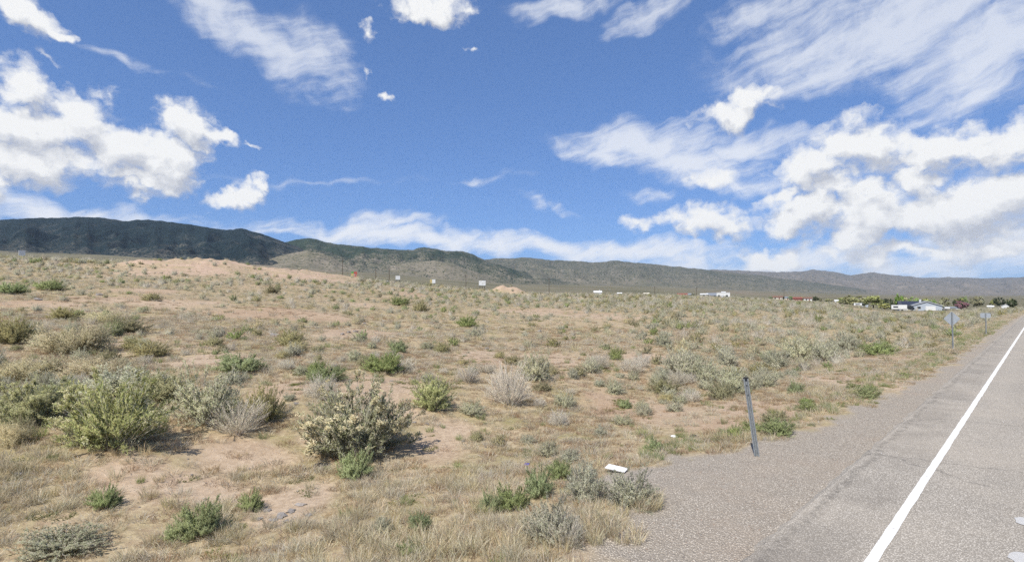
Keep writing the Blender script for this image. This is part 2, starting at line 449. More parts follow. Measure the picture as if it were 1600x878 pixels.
# ------------------------------------------------------------------ ground
def ground_mat():
    def bld(N, b, out):
        P = geo_pos(N)
        bare, grav, bank, far, grs = (N.attr(k) for k in ('bare', 'gravel', 'bank', 'far', 'litter'))
        n1 = N.noise(P, 1.3, 6, .65); n2 = N.noise(P, 9.0, 5, .65); n3 = N.noise(P, 55.0, 3, .6); nb = N.noise(P, .09, 5, .6)
        soil = N.mix(N.ss(n1, .3, .7), (0.330, 0.243, 0.164, 1), (0.424, 0.319, 0.227, 1))
        soil = N.mix(N.ss(n2, .35, .75), soil, (0.503, 0.394, 0.292, 1))
        red = N.mix(N.m('MULTIPLY', N.ss(nb, .42, .66), .8), soil, N.mix(n2, (0.282, 0.186, 0.117, 1), (0.379, 0.259, 0.171, 1)))
        lit = N.mix(N.ss(n2, .28, .72), (0.243, 0.184, 0.108, 1), (0.469, 0.378, 0.240, 1))
        lit = N.mix(N.ss(N.noise(P, .7, 4, .6), .46, .68), lit, N.mix(n2, (0.209, 0.178, 0.081, 1), (0.339, 0.292, 0.151, 1)))
        lm = N.m('MULTIPLY', N.ss(N.m('ADD', N.m('MULTIPLY', n1, .7), N.m('MULTIPLY', n2, .5)), .34, .62), N.m('SUBTRACT', 1.0, N.m('MULTIPLY', bare, .85)))
        col = N.mix(lm, red, lit)
        # pebbles and crumbs
        vd = N.vor(P, 38.0); vc = N.vor(P, 38.0, 'Color')
        peb = N.m('MULTIPLY', N.ss(vd, .3, .18), N.ss(N.n('ShaderNodeSeparateColor').outputs[0], 2, 3))
        sepc = N.n('ShaderNodeSeparateColor'); N.put(sepc.inputs[0], vc)
        pm = N.m('MULTIPLY', N.m('LESS_THAN', vd, .33), N.m('GREATER_THAN', sepc.outputs[0], .80))
        col = N.mix(N.m('MULTIPLY', pm, .8), col, N.mix(sepc.outputs[1], (0.149, 0.112, 0.093, 1), (0.558, 0.493, 0.419, 1)))
        # bank of pale pink earth
        bk = N.mix(N.ss(n1, .3, .7), (0.379, 0.272, 0.194, 1), (0.486, 0.362, 0.270, 1))
        col = N.mix(N.m('MULTIPLY', bank, N.ss(N.noise(P, .35, 5, .65), .36, .56)), col, bk)
        # rolled grit on the verge
        g1 = N.vor(P, 48.0); g1c = N.vor(P, 48.0, 'Color')
        sg = N.n('ShaderNodeSeparateColor'); N.put(sg.inputs[0], g1c)
        grit = N.mix(sg.outputs[0], (0.268, 0.229, 0.182, 1), (0.856, 0.767, 0.643, 1))
        grit = N.mix(N.ss(g1, .2, .55), grit, (0.305, 0.265, 0.215, 1))
        grit = N.mix(N.m('MULTIPLY', N.ss(N.noise(P, .55, 4, .6), .45, .7), .35), grit, (0.391, 0.312, 0.237, 1))
        col = N.mix(grav, col, grit)
        # the distant plain, furred over with scrub
        sp = N.vor(P, .16); spn = N.noise(P, .0035, 6, .6)
        fc = N.mix(N.ss(spn, .35, .65), (0.126, 0.116, 0.070, 1), (0.200, 0.177, 0.116, 1))
        fc = N.mix(N.m('MULTIPLY', N.ss(sp, .5, .15), .75), fc, (0.070, 0.074, 0.042, 1))
        fc = N.mix(N.ss(N.noise(P, .0012, 5, .62), .50, .66), fc, (0.214, 0.172, 0.130, 1))
        col = N.mix(far, col, fc)
        N.put(b.inputs['Base Color'], col)
        h = N.m('ADD', N.m('MULTIPLY', n2, .5), N.m('ADD', N.m('MULTIPLY', n3, .25), N.m('MULTIPLY', pm, .22)))
        hg = N.m('MULTIPLY', N.m('SUBTRACT', .6, g1), .9)
        mx = N.n('ShaderNodeMix'); N.put(mx.inputs[0], grav); N.put(mx.inputs[2], h); N.put(mx.inputs[3], hg)
        bump(N, b, N.m('MULTIPLY', mx.outputs[0], N.m('SUBTRACT', 1.0, far)), .8, .03)
    return material('ground', bld, .95, .08)

def polar_ground():
    azs = np.concatenate([np.linspace(-180, -62, 60)[:-1], np.linspace(-62, -50, 60)[:-1], np.linspace(-50, 52, 720), np.linspace(52, 66, 50)[1:], np.linspace(66, 180, 60)[1:]])
    rs = [0.05, .8, 1.6, 2.4, 3.0]
    while rs[-1] < 19500: rs.append(rs[-1] * (1.0135 if rs[-1] < 60 else (1.02 if rs[-1] < 400 else 1.05)))
    rs = np.array(rs); na, nr = len(azs), len(rs)
    Rr, Aa = np.meshgrid(rs, np.radians(azs), indexing='ij')
    X, Y = Rr * np.sin(Aa), Rr * np.cos(Aa)
    Z = ground_z(X, Y)
    u, s = road_us(X, Y)
    Z = np.where((u < U_PAVE - .12) & (u > -9.3) & (np.abs(s) < 1500), Z - .06, Z)
    V = np.stack([X, Y, Z], -1).reshape(-1, 3)
    i, j = np.meshgrid(np.arange(nr - 1), np.arange(na - 1), indexing='ij')
    a = i * na + j
    Q = np.stack([a, a + na, a + na + 1, a + 1], -1).reshape(-1, 4)[:, ::-1]
    x, y, r = X.ravel(), Y.ravel(), Rr.ravel()
    attrs = dict(bare=bare_at(x, y), gravel=gravel_at(x, y) * (1 - sstep(r, 300, 600)), bank=bank_at(x, y), far=sstep(r + 60 * fbm(x / 80, y / 80, 3), 210, 330), litter=np.zeros(len(x)))
    me = mesh_np('ground', V, quads=Q, attrs=attrs, mats=[ground_mat()], smooth=True)
    return tag(link('ground', me), 'dry pinkish desert ground with straw and bare patches', kind='structure')
ground = polar_ground()

# ------------------------------------------------------------------ road
def road_mat():
    def bld(N, b, out):
        P = geo_pos(N)
        g1 = N.vor(P, 62.0); g1c = N.vor(P, 62.0, 'Color')
        sg = N.n('ShaderNodeSeparateColor'); N.put(sg.inputs[0], g1c)
        chip = N.mix(sg.outputs[0], (0.286, 0.256, 0.211, 1), (0.742, 0.680, 0.588, 1))
        chip = N.mix(N.ss(g1, .25, .6), chip, (0.260, 0.232, 0.194, 1))
        big = N.noise(P, .45, 5, .6)
        chip = N.mix(N.ss(big, .35, .7), chip, N.mix(.35, chip, (0.446, 0.389, 0.314, 1)))
        u = N.v('DOT_PRODUCT', P, (RN[0], RN[1], 0), out=1); s = N.v('DOT_PRODUCT', P, (RD[0], RD[1], 0), out=1)
        uw = N.m('ADD', u, N.m('MULTIPLY', N.m('SUBTRACT', N.noise(P, 1.1, 4, .6), .5), .35))
        # an old tar seam along the shoulder and a darker worn strip, both part of the surfacing
        seam = N.m('MULTIPLY', N.ss(N.m('ABSOLUTE', N.m('SUBTRACT', uw, 2.05)), .10, .015), N.ss(N.noise(P, 5.5, 5, .75), .40, .62))
        tar = N.m('MULTIPLY', N.ss(N.m('ABSOLUTE', N.m('SUBTRACT', uw, 1.75)), .5, .15), .28)
        col = N.mix(N.m('MULTIPLY', seam, .45), chip, (0.071, 0.065, 0.057, 1))
        col = N.mix(N.m('MULTIPLY', tar, N.ss(N.noise(P, .8, 4, .6), .35, .65)), col, (0.114, 0.100, 0.085, 1))
        wp = N.m('MULTIPLY', N.ss(N.m('ABSOLUTE', N.m('SUBTRACT', uw, .35)), .55, .1), N.ss(N.noise(P, .25, 5, .65), .35, .7))
        col = N.mix(N.m('MULTIPLY', wp, .22), col, (0.159, 0.146, 0.128, 1))
        sw = N.v('MULTIPLY', P, (.35, .35, 1))
        ck = N.n('ShaderNodeTexVoronoi', feature='DISTANCE_TO_EDGE'); N.put(ck.inputs['Vector'], N.v('ADD', sw, N.v('SCALE', N.noise(P, 3.0, 4, .6, out=1), scale=.10))); ck.inputs['Scale'].default_value = 1.0
        crack = N.m('MULTIPLY', N.ss(ck.outputs['Distance'], .006, .001), N.ss(N.noise(P, .5, 3), .5, .62))
        col = N.mix(N.m('MULTIPLY', crack, .55), col, (0.074, 0.070, 0.067, 1))
        # patched square of darker seal
        sq = N.m('MULTIPLY', N.ss(N.m('ABSOLUTE', N.m('SUBTRACT', N.m('ADD', s, N.m('MULTIPLY', N.m('SUBTRACT', N.noise(P, .9, 4), .5), 1.6)), 4.6)), 1.9, 1.2), .34)
        col = N.mix(sq, col, (0.123, 0.109, 0.095, 1))
        N.put(b.inputs['Base Color'], col)
        bump(N, b, N.m('SUBTRACT', .6, g1), .6, .012)
    return material('chip_seal', bld, .9, .12)
def strip(name, us, s0, s1, lift, mats, step=1.0, jit=0.0, parent=None, crown=True):
    ss = np.concatenate([np.arange(s0, min(s1, 60), step), np.linspace(min(s1, 60), s1, 80) if s1 > 60 else [s1]])
    V = []
    for k, s in enumerate(ss):
        for q, u in enumerate(us):
            e = jit * float(fbm(np.array([s / .55]), np.array([q * 7.7]), 3)[0]) if jit and q in (0, len(us) - 1) else 0
            x, y = RD * s + RN * (u + e)
            z = float(ground_z(x, y, False)) if s > 70 else -.03 * 0
            zc = max(z, 0) if False else z
            V.append((x, y, (0 if s <= 70 else zc + .03) + lift))
    nu = len(us); Q = []
    for k in range(len(ss) - 1):
        for q in range(nu - 1):
            a = k * nu + q; Q.append((a, a + 1, a + nu + 1, a + nu))
    return link(name, mesh_np(name, np.array(V), quads=np.array(Q), mats=mats), parent)
road = strip('road', [U_PAVE + .06, U_PAVE - .02, 1.4, 0, -3, -6, -9.2], -60, 800, .012, [road_mat()], .25, .09)
rv = road.data.vertices
for k in range(0, len(rv), 7): rv[k].co.z -= .05
tag(road, 'two lane road surfaced with weathered tan chip seal', kind='structure')
def paint_mat(col):
    def bld(N, b, out):
        P = geo_pos(N)
        g1 = N.vor(P, 85.0)
        wear = N.m('MAXIMUM', N.m('MULTIPLY', N.ss(N.noise(P, 14, 5, .7), .56, .72), .75), N.m('MULTIPLY', N.ss(N.noise(P, 1.2, 4, .6), .55, .8), .3))
        chips = N.m('MULTIPLY', N.ss(g1, .45, .75), .35)
        N.put(b.inputs['Base Color'], N.mix(N.m('MAXIMUM', wear, chips), col, (.30, .27, .23, 1)))
        bump(N, b, N.m('SUBTRACT', .6, g1), .4, .008)
    return material('road_paint', bld, .75, .2)
strip('edge_line', [U_LINE + .049, U_LINE - .049], -60, 800, .017, [paint_mat((.80, .79, .76, 1))], .12, .008, road)
strip('centre_line', [-2.35, -2.45], -60, 800, .017, [paint_mat((.62, .42, .06, 1))], .3, .008, road)
strip('centre_line', [-2.55, -2.65], -60, 800, .017, [paint_mat((.62, .42, .06, 1))], .3, .008, road)

# ------------------------------------------------------------------ mountains
def hill_mat(name, rock, rock2, tree, dens_scale, pale=(.33, .28, .22)):
    def bld(N, b, out):
        P = geo_pos(N)
        forest, pl = N.attr('forest'), N.attr('pale')
        n1 = N.noise(P, .004, 7, .62); n2 = N.noise(P, .02, 6, .65)
        base = N.mix(N.ss(n1, .35, .65), rock + (1,), rock2 + (1,))
        base = N.mix(N.ss(n2, .5, .75), base, pale + (1,))
        base = N.mix(pl, base, N.mix(n2, (.24, .20, .15, 1), (.42, .355, .28, 1)))
        v = N.vor(P, dens_scale); vc = N.n('ShaderNodeSeparateColor'); N.put(vc.inputs[0], N.vor(P, dens_scale, 'Color'))
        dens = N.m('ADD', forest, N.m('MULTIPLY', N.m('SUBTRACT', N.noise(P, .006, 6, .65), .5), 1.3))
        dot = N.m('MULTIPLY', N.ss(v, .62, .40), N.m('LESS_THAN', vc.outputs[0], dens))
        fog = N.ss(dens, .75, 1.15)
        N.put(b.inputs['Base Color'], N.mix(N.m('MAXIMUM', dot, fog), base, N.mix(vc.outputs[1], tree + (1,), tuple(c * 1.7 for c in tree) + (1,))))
        bump(N, b, N.m('ADD', n2, N.m('MULTIPLY', dot, .35)), .3, 5.0)
    return material(name, bld, .95, .03)

def mountain(name, label, crest, d_ridge, d_foot, mat, forest, pale=.0, nspur=500.0, amp=.3, nA=700, nT=110, shape=1.35, seed=0.0, fpx=None, jag=1.6):
    cx = np.array([c[0] for c in crest], float); cy = np.array([c[1] for c in crest], float)
    px = np.linspace(cx[0], cx[-1], nA)
    crow = np.interp(px, cx, cy)
    k = np.exp(-np.linspace(-2, 2, 9) ** 2); k /= k.sum()
    crow = np.convolve(np.pad(crow, 4, 'edge'), k, 'valid')
    crow = crow + fbm(px / 14 + seed, px * 0 + seed, 4) * jag * .6
    tt = np.concatenate([np.linspace(0, 1, nT), 1 + np.linspace(.03, .7, 14)])
    ends = sstep(px, cx[0], cx[0] + 40) * 0 + 1
    V = np.zeros((len(tt), nA, 3)); Fo = np.zeros((len(tt), nA)); Pa = np.zeros((len(tt), nA))
    tx = (px - CX) / F
    dr = d_ridge if np.isscalar(d_ridge) else np.interp(px, [q[0] for q in d_ridge], [q[1] for q in d_ridge])
    df = d_foot if np.isscalar(d_foot) else np.interp(px, [q[0] for q in d_foot], [q[1] for q in d_foot])
    zr = row_z(crow, dr)
    zf = ground_z(tx * df, df + 0 * px, False) - 6
    wobble = fbm(px / 60 + seed * 3, px * 0, 3) * .10 * (dr - df)
    for i, t in enumerate(tt):
        D = df + (dr - df) * t + wobble * np.clip(t * (1 - t) * 4, 0, 1)
        X, Y = tx * D, D
        w = tx * dr                                    # along the range, in metres
        gx_, gy_ = (X + fbm(X / 900 + seed, Y / 900, 3) * 420) / nspur + seed, (Y + fbm(X / 900, Y / 900 + seed, 3) * 420) / (nspur * 1.25) + seed
        sp = ridged(gx_, gy_, 4) - .62
        sm = fbm(X / (nspur * .3) + seed, Y / (nspur * .45), 4) * .5
        if t <= 1:
            env = np.clip(t * (1.03 - t) * 3.2, 0, 1)
            z = zf + (zr - zf) * (t ** shape) + (zr - zf) * env * (amp * sp + amp * .4 * sm)
            z = np.minimum(z, zf + (zr - zf) * (1.0 - .25 * (1 - t)))
        else:
            z = zr - (zr - zf) * (t - 1) * 1.3
        V[i, :, 0], V[i, :, 1], V[i, :, 2] = X, Y, z
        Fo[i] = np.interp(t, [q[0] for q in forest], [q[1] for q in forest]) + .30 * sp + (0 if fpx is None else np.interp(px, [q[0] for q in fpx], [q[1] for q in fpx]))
        Pa[i] = pale * sstep(sp + .6 * fbm(w / 300 + 5, t * 4 + seed, 3), .25, .7) * (1 - sstep(t, .55, .8))
    nt = len(tt)
    i, j = np.meshgrid(np.arange(nt - 1), np.arange(nA - 1), indexing='ij')
    a = i * nA + j
    Q = np.stack([a, a + 1, a + nA + 1, a + nA], -1).reshape(-1, 4)
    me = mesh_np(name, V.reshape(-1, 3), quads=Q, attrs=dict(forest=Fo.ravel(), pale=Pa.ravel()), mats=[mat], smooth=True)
    return tag(link(name, me), label, kind='structure')

m_dark = hill_mat('cloud_shaded_juniper', (.075, .08, .068), (.095, .088, .076), (.010, .017, .019), .075, (.13, .11, .09))  # juniper slope with the cloud shadow painted into its near-black forest colour
m_mid = hill_mat('scrub_slope', (.115, .112, .080), (.155, .14, .105), (.022, .032, .021), .065, (.20, .175, .14))
m_pale = hill_mat('pale_slope', (.15, .138, .096), (.195, .172, .13), (.03, .038, .023), .075, (.24, .205, .16))
m_far = hill_mat('far_slope', (.14, .125, .10), (.18, .155, .125), (.046, .05, .04), .03, (.21, .185, .15))
mountain('mountain', 'juniper covered range on the left, coloured dark for cloud shadow', [(-2000, 452), (-1500, 430), (-1000, 395), (-420, 360), (-150, 348), (0, 343), (50, 341), (130, 339), (165, 341), (190, 345), (230, 343), (290, 350), (340, 358), (362, 359), (378, 356), (400, 363), (440, 377), (480, 392), (540, 410), (600, 424), (650, 434)],
         4700, 2500, m_dark, [(0, .35), (.10, .8), (.3, 1.05), (1, 1.2)], pale=.2, nspur=750, amp=.42, nA=1100, seed=1.3, fpx=[(380, 0), (480, -.35), (620, -.6)])  # dense forest cover carries the painted cloud shadow, thinning to the right
mountain('mountain', 'green rounded hills with gullies behind the billboards', [(330, 402), (400, 388), (440, 379), (465, 374), (482, 371.5), (500, 376), (520, 381), (560, 385), (600, 389), (640, 391), (662, 386), (700, 392), (725, 393), (740, 398), (760, 407), (800, 420), (860, 434), (930, 444)],
         6200, 3000, m_mid, [(0, .2), (.25, .45), (.5, .75), (.8, 1.0), (1, .9)], pale=.5, nspur=700, amp=.42, seed=4.1, fpx=[(330, .5), (520, .15), (640, 0)])
mountain('foothill', 'pale dotted foothill below the green hills', [(385, 420), (420, 404), (450, 396), (480, 391), (505, 396), (530, 408), (560, 420)], 3300, 2600, m_pale, [(0, .12), (.5, .32), (1, .45)], pale=.4, nspur=420, amp=.18, nA=260, nT=60, seed=7.7, jag=.8)
mountain('foothill', 'pale banded foothill in front of the green hills', [(560, 430), (600, 418), (640, 410), (680, 407), (705, 412), (740, 424), (780, 438)], 3900, 2900, m_pale, [(0, .08), (.5, .3), (1, .35)], pale=.8, nspur=420, amp=.24, nA=300, nT=60, seed=9.2, jag=.8)
mountain('mountain', 'long grey ridge fading away to the right', [(640, 424), (700, 412), (745, 407), (770, 404), (800, 403), (830, 402), (850, 406), (880, 407), (900, 407.5), (930, 410), (950, 408), (965, 406.5), (985, 410), (1000, 411), (1050, 416), (1100, 421), (1150, 426), (1200, 432), (1260, 440), (1330, 449), (1400, 457)],
         [(640, 8200), (900, 8600), (1400, 9500)], [(640, 3600), (900, 4200), (1400, 6000)], m_mid, [(0, .03), (.3, .12), (.6, .45), (.85, .75), (1, .7)], pale=.2, nspur=1000, amp=.36, shape=1.7, seed=12.4)
mountain('mountain', 'far hazy hills along the right skyline', [(980, 428), (1060, 423), (1120, 421), (1150, 422), (1200, 424.5), (1240, 424.5), (1255, 424), (1272, 421.5), (1300, 424), (1320, 428.5), (1330, 430), (1345, 428), (1365, 425.5), (1380, 427.5), (1400, 430), (1440, 434), (1480, 433), (1540, 434.5), (1600, 433), (1700, 431), (1850, 428), (2100, 431), (2500, 440), (3000, 454), (3400, 462)],
         14500, 7000, m_far, [(0, 0), (.4, .08), (.7, .32), (1, .55)], pale=.25, nspur=1700, amp=.40, shape=1.55, seed=15.8, nA=1300)

for (px, py, a, b_) in ((1600, 816, .085, .15), (1596, 874, .095, .17)):
    d = ray(px, py); q = -CAMZ / d[2]; x, y = d[0] * q, d[1] * q
    V = [(x, y, .0175)] + [(x + RN[0] * a * (1 + .18 * math.sin(3 * k + px)) * math.cos(k * .3927) + RD[0] * b_ * math.sin(k * .3927), y + RN[1] * a * (1 + .18 * math.sin(3 * k + px)) * math.cos(k * .3927) + RD[1] * b_ * math.sin(k * .3927), .0175) for k in range(16)]
    link('paint_spot', mesh_np('paint_spot', np.array(V), tris=np.array([(0, 1 + k, 1 + (k + 1) % 16) for k in range(16)]), mats=[paint_mat((.50, .49, .47, 1)) if b_ > .05 else paint_mat((.46, .43, .38, 1))]), road)

# ------------------------------------------------------------------ vegetation
def leaf_mat(name, rough=.75, trans=.25, var=.16):
    def bld(N, b, out):
        c = N.attr('col', 'Color')
        rnd = N.n('ShaderNodeObjectInfo').outputs['Random']
        hs = N.n('ShaderNodeHueSaturation')
        N.put(hs.inputs['Hue'], N.lin(rnd, 0, 1, .488, .512))
        r2 = N.m('FRACT', N.m('MULTIPLY', rnd, 7.31))
        N.put(hs.inputs['Saturation'], N.lin(r2, 0, 1, .8, 1.12)); N.put(hs.inputs['Value'], N.lin(N.m('FRACT', N.m('MULTIPLY', rnd, 13.7)), 0, 1, 1 - var, 1 + var))
        N.put(hs.inputs['Color'], c)
        N.put(b.inputs['Base Color'], hs.outputs[0])
        if trans:
            tr = N.n('ShaderNodeBsdfTranslucent'); N.put(tr.inputs[0], hs.outputs[0])
            mx = N.n('ShaderNodeMixShader'); mx.inputs[0].default_value = trans
            N.put(mx.inputs[1], b.outputs[0]); N.put(mx.inputs[2], tr.outputs[0])
            N.put(out.inputs[0], mx.outputs[0])
    return material(name, bld, rough, .12)
LEAF = leaf_mat('leaf', .75, .42); TWIG = leaf_mat('twig', .85, 0.0); STRAW = leaf_mat('straw', .8, .38)

def unit(v): return v / np.maximum(np.linalg.norm(v, axis=-1, keepdims=True), 1e-9)
def prisms(A, B, ra, rb, rs):
    """three sided tapering sticks from A to B"""
    n = len(A); d = unit(B - A)
    h = unit(np.cross(d, rs.normal(size=(n, 3)))); k = np.cross(d, h)
    ang = np.array([0, 2.094, 4.189])
    ring = h[:, None] * np.cos(ang)[None, :, None] + k[:, None] * np.sin(ang)[None, :, None]
    V = np.concatenate([A[:, None] + ring * np.asarray(ra).reshape(-1, 1, 1), B[:, None] + ring * np.asarray(rb).reshape(-1, 1, 1)], 1).reshape(-1, 3)
    o = (np.arange(n) * 6)[:, None]
    Q = np.concatenate([o + np.array(q) for q in ([0, 1, 4, 3], [1, 2, 5, 4], [2, 0, 3, 5])], 0)
    return V, Q
def blades(P, d, L, w, rs, droop=0.0):
    """single narrow pointed leaves"""
    n = len(P); side = unit(np.cross(d, rs.normal(size=(n, 3)) * .55 + np.array([-.25, -.3, .75])))
    L = np.asarray(L).reshape(-1, 1); w = np.asarray(w).reshape(-1, 1)
    m = P + d * L * .45
    V = np.stack([P, m + side * w * .5, P + d * L + np.array([0, 0, -1.]) * droop * L, m - side * w * .5], 1).reshape(-1, 3)
    o = (np.arange(n) * 4)[:, None]
    return V, o + np.array([0, 1, 2, 3])
def puff_normals(V, Q, c, keep=.45):
    """leaves face out of the plant; their shading follows its rounded mass"""
    V, Q = np.asarray(V), np.asarray(Q)
    g = np.cross(V[Q[:, 1]] - V[Q[:, 0]], V[Q[:, 3]] - V[Q[:, 0]]); g = unit(g)
    m = V[Q].mean(1); o = unit(m - np.asarray(c))
    flip = (g * o).sum(1) < 0
    Q = Q.copy(); Q[flip] = Q[flip][:, ::-1]; g[flip] *= -1
    nv = np.zeros_like(V); nv[Q.ravel()] = np.repeat(unit(o + keep * g + np.array([0, 0, .6])), 4, 0)
    return Q, nv
def colours(n, per, cols, rs, jit=.12):
    cols = np.array(cols); c = cols[rs.randint(0, len(cols), n)] * (1 + rs.uniform(-jit, jit, (n, 1))) * (1 + rs.uniform(-.05, .05, (n, 3)))
    return np.repeat(np.clip(c, 0, 1), per, 0)

def shrub_data(seed, height=.7, n_main=60, twigs=7, leaves=12, spread=80, leaf=(.035, .006), lcol=((.2, .22, .1),), scol=(.22, .18, .14), srad=.006, twig_len=(.09, .2),
               up=.5, lump=.35, heads=0, hcol=((.5, .4, .22),), head_r=.02, start=.22, follow=.75, lspread=.6, base_r=.2):
    rs = np.random.RandomState(seed)
    ph = rs.uniform(0, 2 * math.pi, n_main)
    th = np.arccos(np.clip(rs.uniform(math.cos(R(spread + 6)), 1, n_main), -1, 1))
    ln = 1 + lump * perlin(np.cos(ph) * 1.6 + seed * 3.3, np.sin(ph) * 1.6 + th * 1.5) * 1.3 + rs.uniform(-.40, .04, n_main) * (rs.uniform(0, 1, n_main) < .5)
    E = np.stack([.47 * np.sin(th) ** .8 * np.cos(ph), .47 * np.sin(th) ** .8 * np.sin(ph), height * np.maximum(np.cos(th), 0) ** .72 * .9 + .03], -1) * ln[:, None]
    E[:, 2] = np.maximum(E[:, 2], .03)
    br = base_r * np.sin(th)
    B0 = np.stack([br * np.cos(ph) * rs.uniform(.1, 1, n_main), br * np.sin(ph) * rs.uniform(.1, 1, n_main), np.full(n_main, -.03)], -1)
    B1 = np.stack([E[:, 0] * .55, E[:, 1] * .55, E[:, 2] * .60 + .02], -1) + rs.normal(size=(n_main, 3)) * .025
    bez = lambda t: (1 - t)[:, None] ** 2 * B0k + 2 * ((1 - t) * t)[:, None] * B1k + (t ** 2)[:, None] * Ek
    SV, SQ, off = [], [], 0
    B0k, B1k, Ek = B0, B1, E
    ts = [0, .35, .7, 1.0]
    for a, b_ in zip(ts[:-1], ts[1:]):
        v, q = prisms(bez(np.full(n_main, a)), bez(np.full(n_main, b_)), np.full(n_main, srad * (1.15 - a)), np.full(n_main, srad * (1.15 - b_)), rs)
        SV.append(v); SQ.append(q + off); off += len(v)
    idx = np.repeat(np.arange(n_main), twigs); nt = len(idx)
    B0k, B1k, Ek = B0[idx], B1[idx], E[idx]
    t = rs.uniform(start, 1.0, nt)
    A = bez(t); tang = unit(bez(np.minimum(t + .02, 1.02)) - A)
    d = unit(tang * follow + rs.normal(size=(nt, 3)) * (1 - follow) * .9 + np.array([0, 0, up]))
    L = rs.uniform(twig_len[0], twig_len[1], nt)
    Bt = A + d * L[:, None]
    low = Bt[:, 2] < .01; Bt[low, 2] = .01
    v, q = prisms(A, Bt, np.full(nt, srad * .45), np.full(nt, srad * .2), rs)
    SV.append(v); SQ.append(q + off); off += len(v)
    SV, SQ = np.concatenate(SV), np.concatenate(SQ)
    sc_ = colours(len(SV) // 6, 6, [scol], rs, .2)
    # leaves
    li = np.repeat(np.arange(nt), leaves); nl = len(li)
    tt = rs.uniform(.05, 1.0, nl)
    Pp = A[li] + (Bt - A)[li] * tt[:, None]
    dd = unit(d[li] * .8 + rs.normal(size=(nl, 3)) * lspread + np.array([0, 0, .15]))
    LV, LQ = blades(Pp, dd, leaf[0] * rs.uniform(.6, 1.4, nl), leaf[1] * rs.uniform(.7, 1.3, nl), rs)
    LQ, LN = puff_normals(LV, LQ, (0, 0, height * .12))
    # whole twigs share a tone so clumps read light and dark
    tone = (1 + .28 * perlin(A[:, 0] * 5 + seed, A[:, 1] * 5 + A[:, 2] * 4) + rs.uniform(-.12, .12, nt))[li]
    lc = colours(nl, 4, lcol, rs) * np.repeat(tone, 4)[:, None]
    heads_d = None
    if heads:
        shell = np.sqrt((Bt[:, 0] / .47) ** 2 + (Bt[:, 1] / .47) ** 2 + (Bt[:, 2] / (height * .93)) ** 2)
        k = rs.choice(np.where((Bt[:, 2] > height * .2) & (shell > .93))[0], heads, replace=True)
        # seed heads stand in loose groups
        g = perlin(Bt[k, 0] * 4 + seed * 1.7, Bt[k, 1] * 4 + Bt[k, 2] * 3) > .02
        k = k[g]; per = 26
        hi = np.repeat(k, per); nh = len(hi)
        rr = head_r * np.repeat(rs.uniform(.6, 1.3, len(k)), per)
        c = Bt[hi] + unit(rs.normal(size=(nh, 3)) * np.array([1, 1, .7])) * (rr * rs.uniform(.2, 1, nh) ** .5)[:, None]
        HV, HQ = blades(c, unit(c - Bt[hi] + np.array([0, 0, .004])), rr * .8, rr * .55, rs)
        hc = colours(nh, 4, hcol, rs)
        HQ, HN = puff_normals(HV, HQ, (0, 0, height * .12))
        heads_d = (HV, HQ, hc, HN)
    return (SV, SQ, np.clip(sc_, 0, 1)), (LV, LQ, np.clip(lc, 0, 1), LN), heads_d

# base colours of the plants themselves
GRN = ((000.377, 000.404, 000.178), (000.460, 000.470, 000.230), (000.520, 000.510, 000.276))
OLV = ((000.358, 000.337, 000.168), (000.429, 000.398, 000.209), (000.490, 000.449, 000.250))
SAGE = ((0.485, 0.484, 0.325), (0.564, 0.555, 0.389), (0.629, 0.601, 0.456), (0.429, 0.443, 0.28))
BRT = ((000.319, 000.387, 000.160), (000.373, 000.436, 000.194), (000.426, 000.460, 000.228))
DRYC = ((00.602, 00.544, 00.429), (00.705, 00.640, 00.512), (00.538, 00.481, 00.365))
TANC = ((0000.578, 0000.513, 0000.301), (0000.679, 0000.596, 0000.372), (0000.513, 0000.462, 0000.257))
KIND = {
 'rabbitbrush': dict(height=.72, n_main=175, twigs=10, leaves=13, spread=84, leaf=(.037, .0095), lcol=GRN + SAGE[:2], scol=(.48, .45, .36), srad=.0042, twig_len=(.06, .13), up=.45, follow=.75, lspread=.45, heads=620, hcol=((.70, .57, .33), (.62, .49, .27), (.74, .65, .42)), head_r=.024, lump=.4),
 'yellow_rabbitbrush': dict(height=.66, n_main=175, twigs=10, leaves=13, spread=86, leaf=(.037, .0095), lcol=GRN + ((.36, .38, .18),), scol=(.48, .45, .36), srad=.0042, twig_len=(.06, .13), up=.45, follow=.75, lspread=.45, heads=380, hcol=((.62, .60, .33), (.68, .64, .40)), head_r=.018, lump=.5),
 'sagebrush': dict(height=.66, n_main=160, twigs=9, leaves=11, spread=86, leaf=(.034, .0105), lcol=SAGE, scol=(.50, .46, .38), srad=.0045, twig_len=(.06, .13), up=.4, follow=.66, lspread=.55, lump=.5),
 'dry_shrub': dict(height=.80, n_main=190, twigs=11, leaves=3, spread=80, leaf=(.045, .0055), lcol=DRYC, scol=(.62, .57, .475), srad=.0036, twig_len=(.09, .2), up=.4, follow=.86, lspread=.3, lump=.25, start=.15),
 'green_bush': dict(height=.62, n_main=150, twigs=8, leaves=14, spread=86, leaf=(.042, .0105), lcol=BRT, scol=(.26, .25, .14), srad=.0042, twig_len=(.08, .18), up=.7, follow=.8, lspread=.42, lump=.5),
 'olive_bush': dict(height=.62, n_main=150, twigs=8, leaves=14, spread=88, leaf=(.036, .0108), lcol=OLV, scol=(.31, .28, .19), srad=.0042, twig_len=(.07, .17), up=.5, follow=.72, lspread=.5, lump=.45),
 'tan_shrub': dict(height=.5, n_main=150, twigs=10, leaves=9, spread=90, leaf=(.048, .0075), lcol=TANC, scol=(.43, .38, .26), srad=.004, twig_len=(.09, .2), up=.35, follow=.66, lspread=.5, lump=.45),
}
